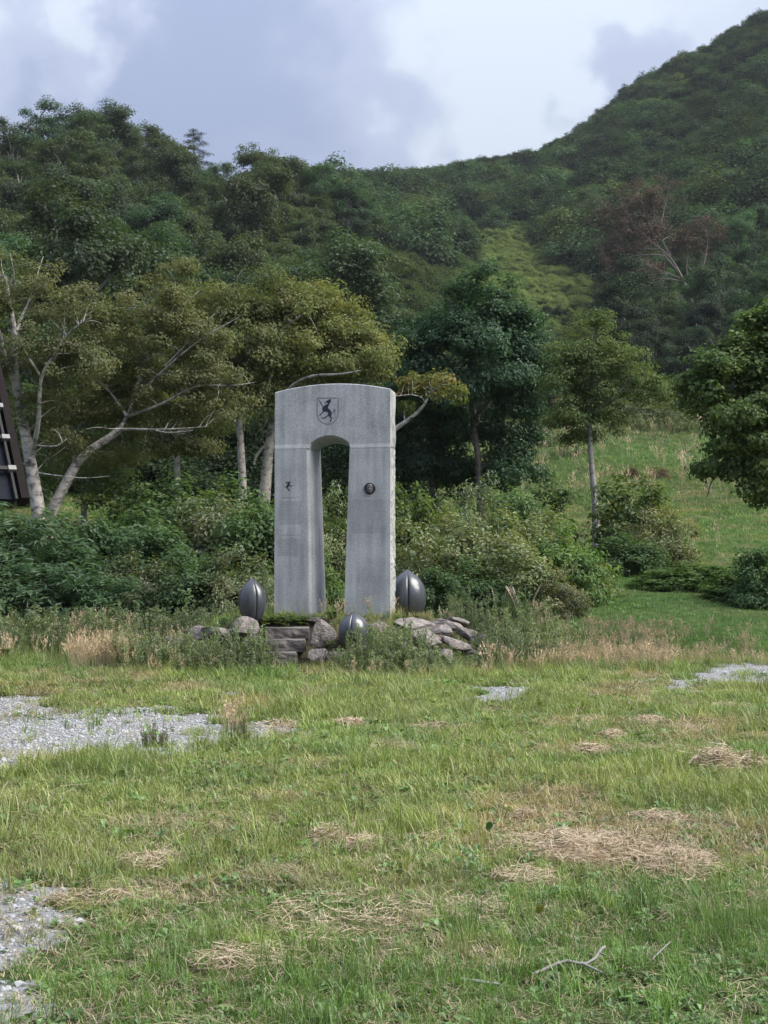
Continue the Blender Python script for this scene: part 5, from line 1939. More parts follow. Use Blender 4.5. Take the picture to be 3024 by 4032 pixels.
# ---- prototypes for the forest: crown meshes shared by many trees
def forest_protos():
    rg = np.random.default_rng(55)
    out = []
    for i in range(7):
        H = 8.5
        lean = rg.uniform(-0.8, 0.8)
        top = np.array([lean, rg.uniform(-.5, .5), H * 0.68])
        tr = [(curve(rg, (0, 0, -0.6), top, 8, 0, 0.03), 0.16, 0.05)]
        limbs, lobes = [], []
        nl = rg.integers(11, 15)
        for k in range(nl):
            a = k * 2.4 + rg.uniform(-.4, .4)
            zc = H * rg.uniform(0.24, 0.92)
            rr = (1.0 - 0.55 * abs(zc / H - 0.58) / 0.42) * rg.uniform(1.2, 2.4)
            c = np.array([math.cos(a) * rr + lean * zc / H, math.sin(a) * rr, zc])
            lobes.append((c, (rg.uniform(1.0, 1.6), rg.uniform(1.0, 1.6), rg.uniform(0.55, 0.95))))
            b = np.array([lean * 0.6 * zc / H, 0, max(1.6, zc - rr * 1.1)])
            limbs.append((curve(rg, b, c, 6, 0.1, 0.06), 0.075 if i % 3 else 0.095, 0.025 if i % 3 else 0.04))
        tv, lv = make_tree(rg, tr, limbs, lobes, 150, 0.64, 95, 0.19, 0.62, tw=0.026, twig_share=0.22, aspect=0.7)
        out.append((mesh('trunk', tv[0], tv[1], BARK_FOREST if i % 3 else BARK_GREY, True), mesh('crown', lv[0], lv[1], LEAF['forest'], False, {'v': lv[2]})))
    con = []
    for i in range(2):           # layered dark conifer
        H = 9.0
        tr = [(curve(rg, (0, 0, -0.6), (0.2, 0, H), 8, 0, 0.015), 0.17, 0.03)]
        limbs, C = [], []
        for k in range(44):
            z = H * (0.2 + 0.78 * k / 44)
            a = k * 2.399
            L_ = 3.3 * (1 - z / H) ** 0.7 + 0.35
            e = np.array([math.cos(a) * L_, math.sin(a) * L_, z - 0.12 * L_])
            limbs.append((curve(rg, (0.2 * z / H, 0, z), e, 5, 0.06, 0.03), 0.035, 0.01))
            for q in (0.45, 0.7, 0.95):
                C.append(np.array([e[0] * q, e[1] * q, z - 0.1 * L_ * q]))
        lv = leaf_cloud(rg, C, 0.6, 56, 0.2, 0.36, 0.9, 0.3, (0, 0, H * 0.5))
        tv = tubes([(np.asarray(P), np.linspace(a, b, len(P))) for P, a, b in tr + limbs], 6)
        con.append((mesh('trunk', tv[0], tv[1], BARK_DARK, True), mesh('crown', lv[0], lv[1], LEAF['conifer'], False, {'v': lv[2]})))
    return out, con


FOREST, CONIFER = forest_protos()


def place_tree(name, proto, x, y, s, label, group, tint, rg, sink=0.0, sz=1.0):
    e = empty(name, (x, y, tz1(x, y) - sink), label, 'tree', group, rot=(rg.normal(0, .04), rg.normal(0, .04), rg.uniform(0, 6.283)), scale=(s, s, s * sz))
    link('trunk', proto[0], e)
    c = link('crown', proto[1], e)
    c.color = (*tint, 1)
    return e


def plant_forest():
    rg = np.random.default_rng(77)
    placed = []
    fl = []

    def far_enough(x, y, d):
        return all((x - a) ** 2 + (y - b) ** 2 > d * d for a, b in placed)

    def region(n, tries, ylo, yhi, fn, d0, lab, grp, tintf, smin, smax, sz=1.0):
        c = 0
        for _ in range(tries):
            if c >= n:
                break
            y = ylo + (yhi - ylo) * rg.random() ** 0.9
            lo, hi = fn(y)
            sx = rg.uniform(lo, hi)
            x = (sx - 1512) / F * y
            s = smin + (smax - smin) * rg.random() ** 1.3
            if not far_enough(x, y, d0 * (0.55 + 0.5 * s)):
                continue
            placed.append((x, y))
            t = tintf(sx, y, rg)
            l = ''
            fl.append((place_tree('broadleaf_tree', FOREST[rg.integers(0, len(FOREST))], x, y, s, l, grp, t, rg, 0.2, sz), sx, y, t, s))
            c += 1
        return c

    def tint_left(sx, y, r):
        b = r.uniform(0.55, 1.05)
        w = r.random()
        t = np.array([1.0, 1.0, 1.0]) if w < .55 else (np.array([1.25, 1.08, 0.85]) if w < .85 else np.array([0.85, 1.1, 1.0]))
        return tuple(t * b)
    # skyline trees first, placed where the photograph's outline rises
    for sx, sy in ((-80, 470), (20, 455), (150, 415), (260, 395), (340, 430), (440, 450), (520, 470), (610, 545), (690, 585), (880, 640), (1000, 560), (1080, 590), (1180, 620), (1270, 665), (1370, 675), (930, 670)):
        y = 205 + rg.uniform(-6, 6)
        x = (sx - 1512) / F * y
        zt = pt(sx, sy, y).z
        s = np.clip((zt - tz1(x, y)) / 7.8, 0.45, 1.4)
        placed.append((x, y))
        t = tint_left(sx, y, rg)
        fl.append((place_tree('broadleaf_tree', FOREST[rg.integers(0, len(FOREST))], x, y, s, '', 'trees of the left wooded hill', t, rg, 0.2), sx, y, t, s))
    y = 203.0
    x = (765 - 1512) / F * y
    s = (pt(765, 505, y).z - tz1(x, y)) / 9.0
    place_tree('conifer_tree', CONIFER[0], x, y, s, 'dark layered conifer standing above the skyline of the left hill', None, (1, 1, 1), rg, 0.2)
    region(125, 9000, 58, 205, lambda y: (-260, 1230 + 400 * sstep(200, 70, y)), 5.0, None, 'trees of the left wooded hill', tint_left, 0.75, 1.6)
    # right flank: trees in the hollow, tinted down as deep shade, and up the slope
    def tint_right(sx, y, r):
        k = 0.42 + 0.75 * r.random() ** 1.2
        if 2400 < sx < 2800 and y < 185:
            k *= 0.6  # deep shade of the hollow put into the crown tint
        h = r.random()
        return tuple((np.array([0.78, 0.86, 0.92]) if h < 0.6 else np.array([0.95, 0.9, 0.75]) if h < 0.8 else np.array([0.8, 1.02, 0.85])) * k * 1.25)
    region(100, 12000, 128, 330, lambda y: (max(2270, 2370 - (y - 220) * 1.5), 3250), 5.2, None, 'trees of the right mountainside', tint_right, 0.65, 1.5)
    region(24, 2000, 118, 135, lambda y: (1560, 2230), 3.6, None, 'trees behind the maple', lambda sx, y, r: tuple(np.array([0.85, 1.0, 0.9]) * r.uniform(0.8, 1.2)), 0.5, 0.8)

    name_forest(fl)


def name_forest(fl):
    """labels of the wood: tone, size, row on the slope and what stands below in the picture; ties go left to right"""
    sets = {}
    for e, sx, y, t, s in fl:
        b = sum(t) / 3
        hue = t[0] / t[1]
        tone = 'olive' if hue > 1.1 else ('bluish' if hue < 0.86 else 'green')
        shade = 'dark ' if b < 0.78 else ('light ' if b > 1.0 else '')
        size = 'small ' if s < 0.8 else ('big ' if s > 1.04 else '')
        g = e['group']
        if 'left' in g:
            row = ('on the left skyline' if y > 192 else 'high on the left hill' if y > 160 else 'halfway up the left hill' if y > 125 else 'low on the left hill' if y > 92 else 'at the left hill foot')
            under = ('above the hut roof' if sx < 130 else 'above the crooked birch' if sx < 420 else 'above the bent birch' if sx < 740 else 'left above the arch' if sx < 1080 else 'straight above the arch' if sx < 1420 else 'left of the maple top')
        elif 'maple' in g:
            row, under = 'at the top of the meadow', ('behind the maple' if sx < 1950 else 'between maple and lone tree')
        else:
            row = ('in the dark hollow' if y < 165 else 'low on the right slope' if y < 210 else 'up the right slope' if y < 255 else 'high on the right slope')
            under = ('above the lone tree' if sx < 2420 else 'below the reddish tree' if sx < 2720 and y < 200 else 'beside the reddish tree' if sx < 2860 else 'above the right edge tree')
        sets.setdefault('%s%s%s tree %s, %s' % (size, shade, tone, row, under), []).append((sx, e))
    for lab, m in sets.items():
        m.sort(key=lambda q: q[0])
        od = [', %s from left' % w for w in ('first', 'second', 'third', 'fourth', 'fifth', 'sixth', 'seventh', 'eighth')]
        pos = {1: [''], 2: [', left one', ', right one'], 3: [', leftmost', ', middle one', ', rightmost']}.get(len(m), od if len(m) <= 8 else [''] * len(m))
        for (sx, e), p in zip(m, pos):
            t = (lab + p).strip()
            for w in ('small ', 'big ', 'dark ', 'light '):
                if len(t.replace(',', ' ').split()) > 16:
                    t = t.replace(w, '', 1) if t.startswith(w) or w in ('dark ', 'light ') else t
            e['label'] = t


plant_forest()


def plant_scrub():
    """far mountainside: thousands of low tree crowns that read as one mass"""
    rg = np.random.default_rng(88)
    m = tint_mat('scrub_leaf', trans=0.3, gloss=0.008, tip=(1.15, 1.15, 1.0))
    pr = []
    for i in range(6):
        d = rg.normal(0, 1, (30, 3))
        d /= np.linalg.norm(d, axis=1)[:, None]
        d[:, 2] = np.abs(d[:, 2]) * 1.0
        C = d * (0.55 + 0.4 * rg.random((30, 1))) * np.array([0.52, 0.52, 0.62]) + np.array([0, 0, 0.12])
        V, Fc, v = leaf_cloud(rg, C, 0.2, 85, 0.058, 0.75, 0.6, 0.7, (0, 0, 0.0), nrand=0.2)
        pr.append(mesh('scrub_crown', V, Fc, m, False, {'v': v}))
    n = 5200
    u = rg.random(n)
    y = np.sqrt(250 ** 2 + u * (540 ** 2 - 250 ** 2))
    sx = rg.uniform(1050, 3350, n)
    x = (sx - 1512) / F * y
    s = (3.4 + 11.5 * rg.random(n) ** 2.2) * (0.55 + 0.75 * fbm(x, y, 0.02, 15, 3))
    col = np.array([0.045, 0.077, 0.037]) * (0.42 + 1.1 * rg.random(n) * (0.4 + 1.2 * fbm(x, y, 0.025, 25, 3)))[:, None]
    br = rg.random(n) < 0.15
    col[br] *= np.array([1.3, 1.05, 0.8])
    s = s * (1 - 0.45 * sstep(400, 470, y))
    # the lighter, lower scrub of the open chute in the middle
    inch = (np.abs(sx - (2080 - (y - 220) * 1.5) + 160 * (fbm(x, y, 0.08, 5, 3) - 0.5)) < 200 + 80 * rg.random(n)) & (y < 325 + 20 * rg.random(n))
    x, y, s, col = x[~inch], y[~inch], s[~inch], col[~inch]
    y2 = 165 + (340 - 165) * rg.random(3600)
    sx2 = rg.uniform(1560, 2320, 3600)
    chute = np.exp(-np.abs((sx2 - (2080 - (y2 - 220) * 1.5)) / 240) ** 3) * sstep(170, 200, y2)
    k = rg.random(3600) < 0.3 + 0.7 * chute
    y2, sx2, chute = y2[k], sx2[k], chute[k]
    x2 = (sx2 - 1512) / F * y2
    s2 = rg.uniform(1.8, 3.6, len(x2)) * (1.3 - 0.55 * chute)
    col2 = lerp(np.tile(np.array([0.055, 0.080, 0.032]), (len(x2), 1)), np.array([0.160, 0.205, 0.080])[None, :], chute) * (0.75 + 0.5 * rg.random(len(x2)))[:, None]
    x, y, s = np.r_[x, x2], np.r_[y, y2], np.r_[s, s2]
    col = np.r_[col, col2]
    n = len(x)
    rot = np.c_[np.zeros(n), np.zeros(n), rg.uniform(0, 6.283, n)]
    scl = np.c_[s, s, s * rg.uniform(0.7, 1.1, n)]
    scatter('hillside_scrub', 'low green scrub and small crowns covering the far mountainside', pr, np.c_[x, y, tz(x, y) - 0.3], rot, scl, rg.integers(0, 6, n), col)
    # undergrowth floor under the left wood and the hollow
    n = 2600
    y = 50 + 170 * rg.random(n) ** 0.8
    left = rg.random(n) < 0.65
    sx = np.where(left, rg.uniform(-250, 1600, n), rg.uniform(2000, 3250, n))
    ok = left | (y > 124)
    y, sx = y[ok], sx[ok]
    x = (sx - 1512) / F * y
    n = len(x)
    s = rg.uniform(1.6, 3.4, n)
    col = np.array([0.026, 0.042, 0.020]) * (0.6 + 0.7 * rg.random(n))[:, None]  # leaf colour lowered so the gaps between crowns look shaded
    rot = np.c_[np.zeros(n), np.zeros(n), rg.uniform(0, 6.283, n)]
    scatter('undergrowth', 'dark leafy undergrowth on the floor of the wood', pr, np.c_[x, y, tz(x, y) - 0.2], rot, s, rg.integers(0, 6, n), col)


plant_scrub()


# ---- shrubs
def unit(lv, tv=None):
    """scale a plant so that its foliage spans one unit in width and height"""
    V = lv[0]
    w = np.percentile(np.abs(V[:, :2]), 97) * 2
    h = np.percentile(V[:, 2], 99)
    k = np.array([1 / w, 1 / w, 1 / h])
    return (V * k, lv[1], lv[2]), (None if tv is None else (tv[0] * k, tv[1]))


def shrub_protos():
    rg = np.random.default_rng(66)
    P = {}

    def bush(kind, n, nc, cr, per, size, asp, flat, up=0.7, stems=9, seedy=0):
        res = []
        for i in range(n):
            d = rg.normal(0, 1, (nc, 3))
            d /= np.linalg.norm(d, axis=1)[:, None]
            d[:, 2] = np.abs(d[:, 2])
            lob = 0.72 + 0.5 * vnoise(d[:, 0] * 2 + i * 5, d[:, 1] * 2 + d[:, 2] * 2, 1.0, 14 + i)
            C = d * (rg.random(nc) ** 0.4 * lob)[:, None] * np.array([0.46, 0.46, 0.86])
            C[:, 2] = np.clip(C[:, 2], 0.06, None)
            lv = leaf_cloud(rg, C, cr, per, size, flat, up, asp, (0, 0, 0.25), 0.5)
            lines = []
            for k in rg.choice(nc, stems, replace=False):
                lines.append((curve(rg, (rg.normal(0, .06), rg.normal(0, .06), -0.05), C[k], 6, 0.08, 0.05), np.linspace(0.012, 0.004, 6)))
            tv = tubes(lines, 5)
            lv, tv = unit(lv, tv)
            res.append((mesh('stem', tv[0], tv[1], BARK_DARK, True), mesh('foliage', lv[0], lv[1], LEAF[kind], False, {'v': lv[2]})))
        P[kind] = res
    bush('shrub', 4, 110, 0.14, 95, 0.046, 0.6, 0.75)
    bush('mixed', 3, 115, 0.125, 100, 0.037, 0.5, 0.8, 0.5)
    bush('sasa', 3, 90, 0.15, 60, 0.085, 0.26, 0.75, 0.9)
    bush('lime', 2, 95, 0.14, 70, 0.052, 0.7, 0.65)
    # upright weeds: many stems, leaves along each
    res = []
    for i in range(5):
        lines, C = [], []
        for k in range(38):
            a, r = rg.uniform(0, 6.283), 0.72 * math.sqrt(rg.random())
            b = np.array([math.cos(a) * r, math.sin(a) * r, -0.03])
            h = rg.uniform(0.45, 1.05) * (1 - 0.3 * (r / 0.72) ** 2)
            e = b + np.array([math.cos(a) * 0.16 * rg.random(), math.sin(a) * 0.16 * rg.random(), h])
            c = curve(rg, b, e, 6, 0.02, 0.03)
            lines.append((c, np.linspace(0.007, 0.003, 6)))
            for q in np.linspace(0.2, 1, 9):
                C.append(b + (e - b) * q)
        lv = leaf_cloud(rg, C, 0.075, 11, 0.085, 0.9, 0.25, 0.26, (0, 0, -0.6), 0.6, nrand=0.6, droop=0.55)
        tv = tubes(lines, 4)
        lv, tv = unit(lv, tv)
        res.append((mesh('stem', tv[0], tv[1], BARK_DARK, True), mesh('foliage', lv[0], lv[1], LEAF['weed'], False, {'v': lv[2]})))
    P['weed'] = res
    # pampas-like clump: arching blades + plumes
    V, Fc, A = blades(rg, 170, 0.6, 1.1, 0.02, 0.16, 0.85, seg=5, droop=0.9)
    lv = (V, Fc, A)
    plumes = []
    for k in range(9):
        a = rg.uniform(0, 6.283)
        e = np.array([math.cos(a) * 0.35, math.sin(a) * 0.35, rg.uniform(0.9, 1.15)])
        c = curve(rg, (0, 0, 0), e, 6, 0.05, 0.01)
        plumes.append((c, np.array([.004, .004, .004, .006, .018, .004])))
    tv = tubes(plumes, 5)
    P['pampas'] = [(mesh('plume', tv[0], tv[1], plain_mat('pale_plume', (0.42, 0.36, 0.27), 0.9), True), mesh('foliage', V, Fc, LEAF['sasa'], False, {'v': np.clip(A * 0.5 + 0.25, 0, 1)}))]
    # broad butterbur-like leaves
    V, Fc, A = leaflets(rg, 46, 0.42, 0.22, 0.5)
    tv = tubes([(curve(rg, (0, 0, -.05), (rg.normal(0, .2), rg.normal(0, .2), .5), 5, 0.05, 0.02), np.full(5, .008)) for _ in range(8)], 4)
    P['broad'] = [(mesh('stem', tv[0], tv[1], BARK_DARK, True), mesh('foliage', V, Fc, LEAF['lime'], False, {'v': np.clip(A + rg.uniform(-.2, .2, len(A)), 0, 1)}))]
    return P


SHRUB = shrub_protos()


def shrub(kind, sx, top, wid, Y, label, tint=(1, 1, 1), rg=None, name='shrub', cat='shrub', group='shrubs round the arch', base=None, k=None):
    x = (sx - 1512) / F * Y
    z0 = tz1(x, Y)
    h = max(0.25, pt(sx, top, Y).z - z0)
    w = wid / F * Y
    e = empty(name, (x, Y, z0 - 0.04), label, cat, group, rot=(0, 0, rg.uniform(0, 6.283)), scale=(w, w, h))
    pr = SHRUB[kind][rg.integers(0, len(SHRUB[kind])) if k is None else k]
    s = link('plume' if kind == 'pampas' else 'stem', pr[0], e)
    f = link('foliage', pr[1], e)
    f.color = (*tint, 1)
    return e


def plant_shrubs():
    rg = np.random.default_rng(91)
    G = 'bushes of the thicket left of the arch'
    left = [
        ('sasa', 40, 2010, 420, 31, 'bluish bamboo grass thicket at the left edge below the hut roof', (0.95, 1.0, 1.1)),
        ('shrub', 250, 2040, 420, 33, 'dark shrub at the foot of the two left birches', (0.75, 0.85, 0.95)),
        ('shrub', -60, 1960, 460, 34, 'dark shrub at the far left edge under the hut eave', (0.8, 0.9, 1.0)),
        ('sasa', 330, 2110, 400, 31, 'bluish green bamboo grass in front of the bent birch trunk', (0.85, 0.95, 1.05)),
        ('shrub', 520, 2020, 430, 33, 'tall dark green shrub right of the bent birch trunk', (0.8, 0.9, 0.85)),
        ('shrub', 700, 1900, 430, 36, 'high green shrub behind the thicket, below the olive tree', (1.0, 1.05, 0.95)),
        ('lime', 440, 1930, 330, 37, 'yellow green shrub peeping between the bent trunk and the thicket', (0.95, 0.9, 0.7)),
        ('mixed', 820, 1960, 430, 34, 'green shrub with a few yellow leaves in the middle of the left thicket', (0.9, 1.0, 0.85)),
        ('shrub', 980, 1900, 400, 37, 'green shrub under the mottled birch trunk left of the arch', (1.0, 1.1, 0.9)),
        ('shrub', 1000, 2010, 380, 33, 'dense green shrub against the left side of the arch', (0.95, 1.05, 0.9)),
        ('shrub', 640, 2090, 380, 31, 'deep green shrub in the centre of the left thicket', (0.65, 0.8, 0.75)),
        ('mixed', 560, 2190, 330, 29.5, 'brownish speckled low shrub at the front of the left thicket', (0.85, 0.85, 0.8)),
        ('shrub', 760, 2180, 330, 29, 'dark low shrub at the front of the thicket, above the dry grass', (0.75, 0.85, 0.8)),
        ('mixed', 930, 2170, 330, 29, 'green low shrub behind the left bud stone', (0.95, 1.0, 0.9)),
        ('sasa', 150, 2210, 400, 28.5, 'bluish bamboo grass clump in front of the left thicket', (0.8, 0.9, 1.0)),
        ('shrub', -80, 2230, 380, 28, 'dark shrub at the left edge beside the tall grass', (0.7, 0.8, 0.85)),
        ('sasa', 400, 2260, 320, 28.5, 'low bamboo grass clump behind the tall pale grass', (0.8, 0.95, 0.95)),
        ('weed', 1060, 2260, 200, 26.5, 'pale leafy weed between left bud stone and arch', (0.95, 1.0, 0.85)),
    ]
    for q in left:
        shrub(*q[:6], q[6], rg, group=G)
    G = 'bushes seen through and behind the arch'
    for q in [('shrub', 1180, 1960, 330, 34, 'green shrub behind the left leg of the arch', (1.0, 1.05, 0.9)),
              ('mixed', 1310, 1950, 330, 33, 'yellowish green shrub framed by the arch opening', (1.15, 1.3, 0.95)),
              ('sasa', 1310, 2200, 200, 28, 'long leaved bamboo grass seen low through the arch opening', (1.4, 1.4, 0.95)),
              ('shrub', 1460, 1960, 330, 34, 'green shrub behind the right leg of the arch', (0.9, 1.0, 0.9))]:
        shrub(*q[:6], q[6], rg, group=G)
    G = 'bushes right of the arch'
    for q in [('lime', 1610, 1930, 260, 34, 'light green shrub close behind the right side of the arch', (1.2, 1.2, 0.9)),
              ('mixed', 1700, 2020, 430, 31, 'rounded olive and rust coloured shrub right of the arch', (1.2, 1.25, 0.95)),
              ('mixed', 1920, 2030, 480, 31, 'large rounded olive shrub in the middle of the right thicket', (1.25, 1.3, 1.0)),
              ('mixed', 2120, 2030, 430, 32.5, 'olive shrub with brownish twigs at the right of the thicket', (1.2, 1.2, 0.95)),
              ('shrub', 2235, 2090, 300, 31.5, 'smooth round light green shrub ending the right thicket', (1.3, 1.4, 1.0)),
              ('mixed', 1880, 1910, 330, 36, 'greyish green thin shrub below the dark maple', (0.95, 1.1, 1.1)),
              ('shrub', 2070, 1950, 330, 36, 'grey green shrub between the maple and the lone tree', (1.05, 1.15, 1.0)),
              ('lime', 2180, 1910, 270, 38, 'leafy shrub left of the lone trunk', (0.8, 0.85, 0.75)),
              ('lime', 2500, 1890, 330, 39.5, 'bright green leafy shrub right of the lone trunk', (0.95, 0.95, 0.75)),
              ('mixed', 2600, 1990, 330, 38.5, 'shrub with yellowing leaves at the right of the lone tree', (1.15, 1.1, 0.8)),
              ('shrub', 2480, 2110, 260, 37, 'dark green shrub at the foot of the lone tree', (0.75, 0.85, 0.75)),
              ('mixed', 2010, 2120, 430, 29.8, 'light olive rounded shrub at the front of the right thicket', (1.3, 1.35, 1.05)),
              ('shrub', 2310, 2180, 200, 32.5, 'small light green shrub left of the foot of the lone tree', (1.15, 1.2, 0.95)),
              ('shrub', 1880, 2220, 300, 29, 'dark leafy shrub behind the pampas clump', (0.75, 0.85, 0.8)),
              ('mixed', 2180, 2240, 250, 29.5, 'low rusty shrub at the lawn edge of the right thicket', (1.0, 0.9, 0.8)),
              ('shrub', 1700, 2240, 250, 28, 'dark shrub behind the largest bud stone', (0.7, 0.8, 0.75))]:
        shrub(*q[:6], q[6], rg, group=G)
    shrub('pampas', 2060, 2300, 230, 28.3, 'arching grey green pampas grass clump with pale plumes', (0.9, 1.0, 0.95), rg, 'pampas_grass', 'plant', None)
    shrub('pampas', 1960, 2320, 170, 28.6, 'smaller pampas grass clump beside the broad leaved plants', (0.75, 0.9, 0.85), rg, 'pampas_grass', 'plant', None)
    G = 'low plants on the meadow edge at the right'
    for q in [('shrub', 3010, 2160, 260, 31, 'dark round shrub at the right edge of the lawn', (0.8, 0.95, 0.9)),
              ('lime', 2760, 2215, 300, 34, 'flat bright green ground plants on the meadow, left of the dark shrub', (0.9, 1.05, 0.75)),
              ('lime', 2900, 2235, 260, 32, 'flat green ground plants next to the dark shrub', (0.9, 1.05, 0.75)),
              ('lime', 2620, 2235, 260, 34, 'flat green ground plants below the yellowing shrub', (0.85, 1.0, 0.7))]:
        shrub(*q[:6], q[6], rg, group=G)
    # row of bushes along the top of the meadow
    for sx, top, w, Y, l in ((2480, 1570, 260, 112, 'olive bush at the top of the meadow behind the lone tree'), (2620, 1590, 260, 110, 'pale olive bush in the middle of the meadow top'),
                             (2740, 1580, 260, 113, 'bush at the meadow top beside the right edge tree'), (2560, 1500, 300, 122, 'taller bush behind the meadow top row'), (2700, 1500, 300, 124, 'taller dark bush behind the meadow top, further right'),
                             (2860, 1560, 300, 115, 'bush of the meadow top half behind the right edge tree'), (2130, 1640, 240, 108, 'bush at the meadow top beside the maple'), (2380, 1500, 300, 124, 'bush behind the crown of the lone tree'), (2230, 1540, 300, 122, 'bush behind the left of the lone tree crown')):
        shrub('mixed', sx, top, w, Y, l, (0.95, 1.0, 0.9), rg, group='bushes along the top of the meadow')
    # dark brown brush heaps on the meadow
    for sx, top, bot, w, l in ((2600, 1845, 1890, 80, 'small dark brown brush heap on the far meadow, the right one'), (2490, 1842, 1885, 66, 'small brown brush heap on the far meadow, beside the yellowing shrub')):
        shrub('mixed', sx, top - 6, w, ground_hit(sx, bot, 40), l, (0.9, 0.45, 0.4), rg, 'brush_heap', 'brush heap', 'brown brush heaps on the meadow')
    for sx, top, bot, w, l in ((2240, 1755, 1800, 150, 'low green weed patch on the meadow left of the lone trunk'), (2460, 1640, 1690, 200, 'pale weed bank at the top of the meadow'), (2620, 1630, 1700, 220, 'pale weed bank below the olive bushes'),
                               (2780, 1650, 1700, 180, 'weed bank at the top right of the meadow'), (2140, 1700, 1760, 120, 'weed patch on the meadow beside the maple')):
        shrub('weed', sx, top, w, ground_hit(sx, bot, 40), l, (1.3, 1.25, 1.1), rg, 'weed_patch', 'weed', 'weed banks on the meadow')
    GW = 'weeds round the rock mound'
    W = [(640, 2540, 150, 22.3, 'grey green weed at the left end of the rock mound'), (730, 2540, 150, 21.9, 'tall weed with white flecks left of the rocks'), (830, 2560, 170, 21.7, 'bushy weed in front of the left rocks'),
         (920, 2505, 180, 21.6, 'bushy weed left of the stone steps'), (985, 2530, 130, 21.6, 'weed covering the left ends of the steps'), (780, 2570, 170, 21.3, 'low weed before the dry stems left of the steps'), (880, 2590, 170, 21.2, 'low brownish weed left of the steps'),
         (1390, 2580, 130, 21.5, 'weed right in front of the front bud stone'), (1460, 2500, 150, 21.7, 'tall leafy weed right of the front bud stone'), (1530, 2500, 160, 21.6, 'dark leafy weed before the right leg of the arch'), (1600, 2520, 170, 21.5, 'dense weed in the middle of the right weed bank'),
         (1680, 2580, 150, 21.7, 'weed before the right rocks'), (1760, 2620, 150, 21.6, 'weed before the pale rocks'), (1480, 2590, 190, 21.1, 'low dark weed at the front of the right weed bank'), (1570, 2600, 190, 21.0, 'low green weed at the lawn edge of the weed bank'),
         (1840, 2630, 130, 22.0, 'yellow green weed at the right end of the rocks'), (1920, 2640, 130, 22.0, 'weed below the right end of the rocks'), (1990, 2450, 160, 23.2, 'tall pale weed right of the rock mound'), (2070, 2430, 170, 23.4, 'tallest weed right of the rock mound'),
         (2140, 2480, 170, 22.9, 'weed at the right end of the weed bank beside the dry grass'), (1900, 2400, 130, 25.6, 'pale weed behind the right rocks'), (1830, 2390, 120, 25.8, 'weed behind the rocks beside the yellow leaf'), (1690, 2640, 150, 21.1, 'low weed with yellow leaves before the right rocks'),
         (520, 2520, 170, 22.6, 'grey green weed beside the dry grass'), (330, 2470, 200, 25.0, 'pale weed in the tall grass at the left'), (120, 2480, 200, 25.0, 'weed in the tall grass near the left edge'), (450, 2440, 200, 26.0, 'pale green weed behind the dry grass'),
         (60, 2430, 220, 26.5, 'pale tall weed at the thicket foot near the left edge'), (210, 2440, 220, 26.8, 'pale tall weed at the thicket foot, below the bamboo grass'), (560, 2440, 220, 26.6, 'pale tall weed at the thicket foot, above the dry grass'), (680, 2440, 170, 26.4, 'pale tall weed behind the left end of the rocks'), (780, 2450, 160, 26.2, 'pale tall weed left behind the left bud stone'), (880, 2440, 170, 25.4, 'pale weed close behind the left bud stone'),
         (2010, 2530, 170, 22.4, 'bushy pale weed right of the lowest rocks'), (2060, 2520, 190, 22.2, 'bushy pale weed before the tallest right weed'), (600, 2530, 190, 22.0, 'bushy grey green weed right of the dry grass patch')]
    for sx, top, w, Y, l in W:
        t = rg.uniform(1.15, 1.65)
        t2 = (t, t * 1.0, t * rg.uniform(0.8, 1.0))
        shrub('weed', sx, top - 52, w * 1.55, Y, l, t2, rg, 'weed_plant', 'weed', GW)
    for sx, top, w, Y, l in ((1040, 2612, 150, 21.2, 'bright broad leaved plant at the foot of the steps'), (950, 2625, 110, 21.1, 'small broad leaved plant left of the steps'), (20, 2490, 160, 23.5, 'bright green broad leaved plant at the left edge'),
                             (1800, 2370, 150, 26.2, 'broad yellow green leaves behind the largest bud stone'), (1720, 2360, 130, 26.4, 'broad pale leaves right beside the largest bud stone'), (1180, 2425, 90, 23.38, 'leafy plant between the steps and the arch'), (1100, 2428, 90, 23.38, 'leafy plant above the top step'), (1050, 2430, 80, 23.36, 'leafy plant above the left end of the top step'), (1310, 2425, 80, 23.3, 'leafy plant at the foot of the arch opening')):
        shrub('broad', sx, top, w, Y, l, (1, 1, 0.9), rg, 'broad_leaved_plant', 'plant', 'broad leaved plants round the mound')
    for sx, top, w, Y, l in ((940, 2855, 90, None, 'yellow brown weed tuft on the edge of the left gravel'), (615, 2895, 110, None, 'dark brown dock weed growing in the left gravel')):
        Y = gp(sx, 2925 if sx > 800 else 2945).y
        shrub('weed', sx, top, w, Y, l, (0.9, 0.7, 0.55), rg, 'weed_plant', 'weed', None)


plant_shrubs()

